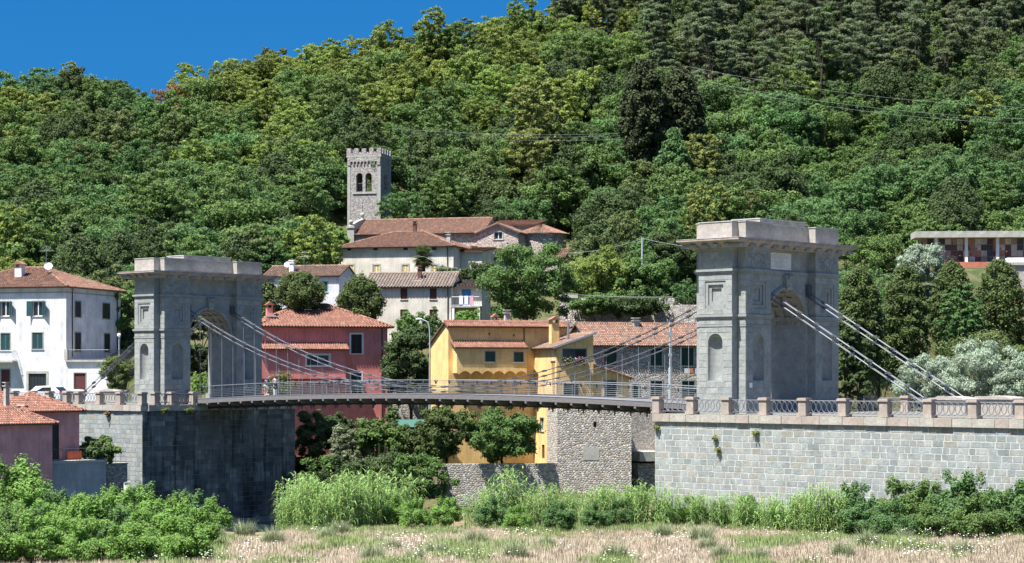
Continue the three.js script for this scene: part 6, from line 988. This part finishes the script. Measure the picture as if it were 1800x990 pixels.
// ---------------------------------------------------------------- foreground: acacia scrub, reeds, bushes, meadow
const spot = (px, d) => { const x = (px - 900) / FOCAL * d; return V(x, ground(x, d), -d); };
{ // acacia scrub on the bank below the pink cottage: a few built plants, copied with their own turn and size
  const mk = (seed, n) => { const cl = [], R = rng(seed); for (let i = 0; i < 34; i++) { const a = R() * 6.28, r = 1.45 * Math.sqrt(R()), y = .3 + 1.9 * Math.pow(R(), .8) * (1 - .22 * r); cl.push([Math.cos(a) * r, y, Math.sin(a) * r, .28 + .26 * R(), .8]); } for (let i = 0; i < 14; i++) { const a = R() * 6.28, r = .9 * R(); cl.push([Math.cos(a) * r, 2.1 + .55 * R(), Math.sin(a) * r, .16 + .1 * R(), 1.5]); } return leafCloud(cl, n, .15, seed, { wide: .26, up: .5 }); };
  const geos = [mk(501, 11000), mk(502, 11000), mk(503, 11000)], R = rng(77);
  const stem = mergeGeometries([0, 1, 2, 3, 4].map((k) => soft(bar(V(0, -.5, 0), V(Math.cos(k * 1.3) * .8, 1.7, Math.sin(k * 1.3) * .8), .035, 5, .015))));
  const P = [];
  const row = (d, x0, x1, step, s, mats) => { for (let px = x0; px < x1; px += step) P.push([px + (R() - .5) * step * .6, d + (R() - .5) * 4, s * (.85 + .35 * R()), mats[Math.floor(R() * mats.length)]]); };
  row(93, -20, 372, 44, .72, ['acacia', 'acacia', 'mid']); row(99, -20, 392, 46, .78, ['acacia', 'acacia', 'cool']); row(106, -20, 385, 50, .78, ['acacia', 'cool', 'acacia']); row(114, -10, 345, 54, .82, ['acacia', 'cool', 'acacia']); row(122, -10, 300, 58, .72, ['acacia', 'cool']); row(126, -20, 100, 40, 1.55, ['cool', 'acacia']);
  row(111, 1515, 1830, 58, 1.0, ['cool', 'mid', 'cool']); row(107.5, 1520, 1830, 62, .74, ['mid', 'cool']); row(115, 655, 800, 42, .6, ['acacia', 'acacia']); row(114, 860, 1160, 60, .55, ['acacia', 'cool']); row(116, 1170, 1420, 46, .58, ['acacia', 'cool', 'mid']);
  P.forEach(([px, d, s, m], i) => { const far = px > 1400, t = thing('acacia_bush', far ? 'dense green bush at the foot of the pale abutment wall' : px < 420 ? 'feathery bright green acacia bush on the bank below the pink cottage' : 'low bright green bush among the reeds', 'bush', spot(px, d), R() * 6.28, far ? 'bushes at the foot of the pale wall' : px < 420 ? 'acacia bushes below the pink cottage' : 'low bushes among the reeds'); t.scale.setScalar(s); place('foliage', geos[i % 3], L[m], t); place('stems', stem, M.bark, t); });
}
{ // giant reeds
  const mk = (seed, stalks, h, spread) => {
    const R = rng(seed), pos = [], col = [], st = [];
    for (let k = 0; k < stalks; k++) {
      const a = R() * 6.28, r = spread * Math.sqrt(R()), bx0 = Math.cos(a) * r, bz0 = Math.sin(a) * r, lean = V((R() - .5) * .5, 0, (R() - .5) * .5), H = h * (.65 + .45 * R()), top = V(bx0 + lean.x, H, bz0 + lean.z), base = V(bx0, -.2, bz0); st.push(bar(base, top, .016, 4, .008));
      const n = 13; for (let i = 0; i < n; i++) { const t = .16 + .84 * (i + R()) / n, o = base.clone().lerp(top, t), q = R() * 6.28, l = (.45 + .35 * R()) * (t > .85 ? .8 : 1), d = V(Math.cos(q), 0, Math.sin(q)), s = d.clone().cross(V(0, 1, 0)), w = .028 + .016 * R(), c = (.75 + .5 * R()), yel = R() < .07 ? [1.5, 1.05, .7] : [1, 1, 1]; let prev = null; const N = 4; for (let m = 0; m <= N; m++) { const f = m / N, up = t > .9 ? 1.1 : .75, p = o.clone().addScaledVector(d, l * f * (1 - .15 * f)).add(V(0, l * (up * f - 1.05 * f * f), 0)), ww = w * (1 - f * .95), e = [p.clone().addScaledVector(s, ww), p.clone().addScaledVector(s, -ww)]; if (prev) for (const z of [prev[0], prev[1], e[1], prev[0], e[1], e[0]]) { pos.push(z.x, z.y, z.z); col.push(c * yel[0], c * yel[1], c * yel[2]); } prev = e; } }
    }
    const g = new THREE.BufferGeometry(); g.setAttribute('position', new THREE.Float32BufferAttribute(pos, 3)); g.setAttribute('color', new THREE.Float32BufferAttribute(col, 3)); g.computeVertexNormals(); return [g, mergeGeometries(st.map(soft))];
  };
  const A = [mk(601, 42, 2.9, .9), mk(602, 36, 2.6, .85), mk(603, 30, 1.7, .9)], stalk = std({ color: rgb(.22, .27, .10), roughness: .7 }), R = rng(31), P = [];
  for (let px = 505; px < 640; px += 21) { P.push([px, 117 + R() * 3, 0, 1]); P.push([px + 9, 122 + R() * 3, 1, 1.05]); } for (const [px, d, k, s] of [[648, 120, 0, 1.05], [668, 124, 0, 1.15], [690, 122, 1, 1], [712, 125, 1, 1.05], [835, 120, 1, .8], [862, 122, 0, .95], [890, 121, 0, 1.05], [918, 122, 1, .9], [938, 120, 1, .95], [965, 121, 0, .95], [992, 121, 1, .85], [1018, 121, 2, 1.1], [1046, 122, 1, .8], [1062, 121, 0, .8], [1092, 122, 2, 1.2], [1120, 121, 1, .85], [1145, 121, 1, .95], [1170, 120, 1, .8], [1198, 121, 1, .8], [1222, 120, 1, .85], [1248, 120, 1, .8], [1275, 120, 1, .85], [1302, 119, 1, .8], [1330, 119, 2, 1.1], [1356, 118, 1, .8], [1382, 118, 2, 1.15], [1408, 115, 0, .98], [1428, 114, 0, 1.08], [1450, 114, 0, 1.1], [1470, 113.5, 0, 1.0]]) P.push([px, d, k, s]);
  P.forEach(([px, d, k, s]) => { d -= px > 1400 ? 3 : 5; const bed = px < 640, end = px > 1400, t = thing('reed_clump', bed ? 'tall pale green reeds in the bed beside the stained pier' : end ? 'tall reed clump in front of the pale abutment wall' : 'reed clump in the low growth under the bridge', 'reeds', spot(px, d), R() * 6.28, bed ? 'reeds beside the stained pier' : end ? 'tall reeds before the pale wall' : 'reed clumps in the low growth'); t.scale.setScalar(s * (.68 + .4 * R())); place('blades', A[k][0], L.reed, t); place('stalks', A[k][1], stalk, t); });
}
{ // meadow grass, flowers, grey-green wormwood bushes
  const R = rng(91), blade = (n, h, sp, w, seed, tuft = 0) => { const r = rng(seed), pos = [], nor = [], col = []; for (let k = 0; k < n; k++) { const a = r() * 6.28, q = sp * Math.sqrt(r()), x = Math.cos(a) * q, z = Math.sin(a) * q, H = h * (.5 + .6 * r()) * (1 - .55 * tuft * (q / sp) ** 2), l = tuft ? a + (r() - .5) * 1.6 : r() * 6.28, b = H * (.35 + .55 * tuft) * r(), s = V(Math.cos(l + 1.57), 0, Math.sin(l + 1.57)).multiplyScalar(w), m = V(x + Math.cos(l) * b * .35, H * .6, z + Math.sin(l) * b * .35), tp = V(x + Math.cos(l) * b, H, z + Math.sin(l) * b), o = V(x, -.05, z), c = .75 + .5 * r(); for (const p of [o.clone().sub(s), o.clone().add(s), m.clone().add(s), o.clone().sub(s), m.clone().add(s), m.clone().sub(s), m.clone().sub(s), m.clone().add(s), tp]) { pos.push(p.x, p.y, p.z); nor.push(Math.cos(l) * .4, .8, Math.sin(l) * .4); col.push(c, c, c); } } const g = new THREE.BufferGeometry(); g.setAttribute('position', new THREE.Float32BufferAttribute(pos, 3)); g.setAttribute('normal', new THREE.Float32BufferAttribute(nor, 3)); g.setAttribute('color', new THREE.Float32BufferAttribute(col, 3)); return g; };
  const q = new THREE.Object3D(), N = 26000, mat = leafMat(1, 1, 1, .3);
  const im = new THREE.InstancedMesh(blade(16, .42, .28, .008, 5), mat, N); im.name = 'meadow_grass'; tag(im, 'dry straw coloured meadow grass with green patches', 'grass', null, 'stuff'); im.castShadow = im.receiveShadow = true;
  for (let i = 0; i < N; i++) { const d = 88 + 27 * Math.pow(R(), 1.1), px = -40 + R() * 1880, p = spot(px, d), g = fbm(px / 120, d / 5, 55, 3), edge = smooth(108, 116, d), green = smooth(.5, .64, g + edge * .3); q.position.copy(p); if (px > 392 && px < 500 && d > 105) q.position.y -= 3; q.rotation.set(0, R() * 6.28, 0); q.scale.setScalar((.5 + .55 * R()) * (1 + .35 * green) * (1 - .4 * smooth(100, 108, d))); q.updateMatrix(); im.setMatrixAt(i, q.matrix); const t = .8 + .4 * R(); im.setColorAt(i, rgb(lerp(.43, .19, green) * t, lerp(.365, .26, green) * t, lerp(.285, .09, green) * t)); }
  scene.add(im);
  const fl = (() => { const g = []; for (let k = 0; k < 3; k++) { const r = rng(k + 3); const x = (r() - .5) * .25, z = (r() - .5) * .25, y = .45 + .3 * r(); g.push(new THREE.CircleGeometry(.03, 6).rotateX(-Math.PI / 2 + .9 * (r() - .3)).rotateY(r() * 6).translate(x, y, z)); } return mergeGeometries(g.map(soft)); })();
  const NF = 520, fm = new THREE.InstancedMesh(fl, std({ color: rgb(.78, .77, .72), side: THREE.DoubleSide }), NF); fm.name = 'white_meadow_flowers'; tag(fm, 'scattered small white flowers in the dry meadow', 'flowers', null, 'stuff'); let c = 0, tries = 0;
  while (c < NF && tries++ < 90000) { const d = 89 + 17 * R(), px = R() * 1840 - 20; if (fbm(px / 90 + 7, d / 4, 66, 3) < .47 + .16 * R() || (px < 230)) continue; q.position.copy(spot(px, d)); q.rotation.set(0, R() * 6.28, 0); q.scale.setScalar(.8 + .5 * R()); q.updateMatrix(); fm.setMatrixAt(c++, q.matrix); } fm.count = c; scene.add(fm);
  const wg = blade(520, .95, .5, .007, 8, 1), wp = [[250, 96], [575, 104], [598, 108], [655, 94], [690, 98], [728, 93], [765, 96], [480, 101], [430, 108], [835, 101], [960, 100], [1245, 98], [1232, 103], [1268, 94], [1335, 93], [1480, 94], [1525, 99], [1690, 96], [1080, 94], [905, 94], [1590, 104], [380, 104], [1165, 107]];
  const wm = leafMat(.22, .27, .15, .3); wp.forEach(([px, d], i) => { const t = thing('wormwood_bush', 'soft grey-green wormwood bush in the dry meadow', 'bush', spot(px, d), i, 'wormwood bushes in the meadow'); t.scale.setScalar(.8 + .45 * R()); place('foliage', wg, wm, t); });
}
renderer.render(scene, camera);
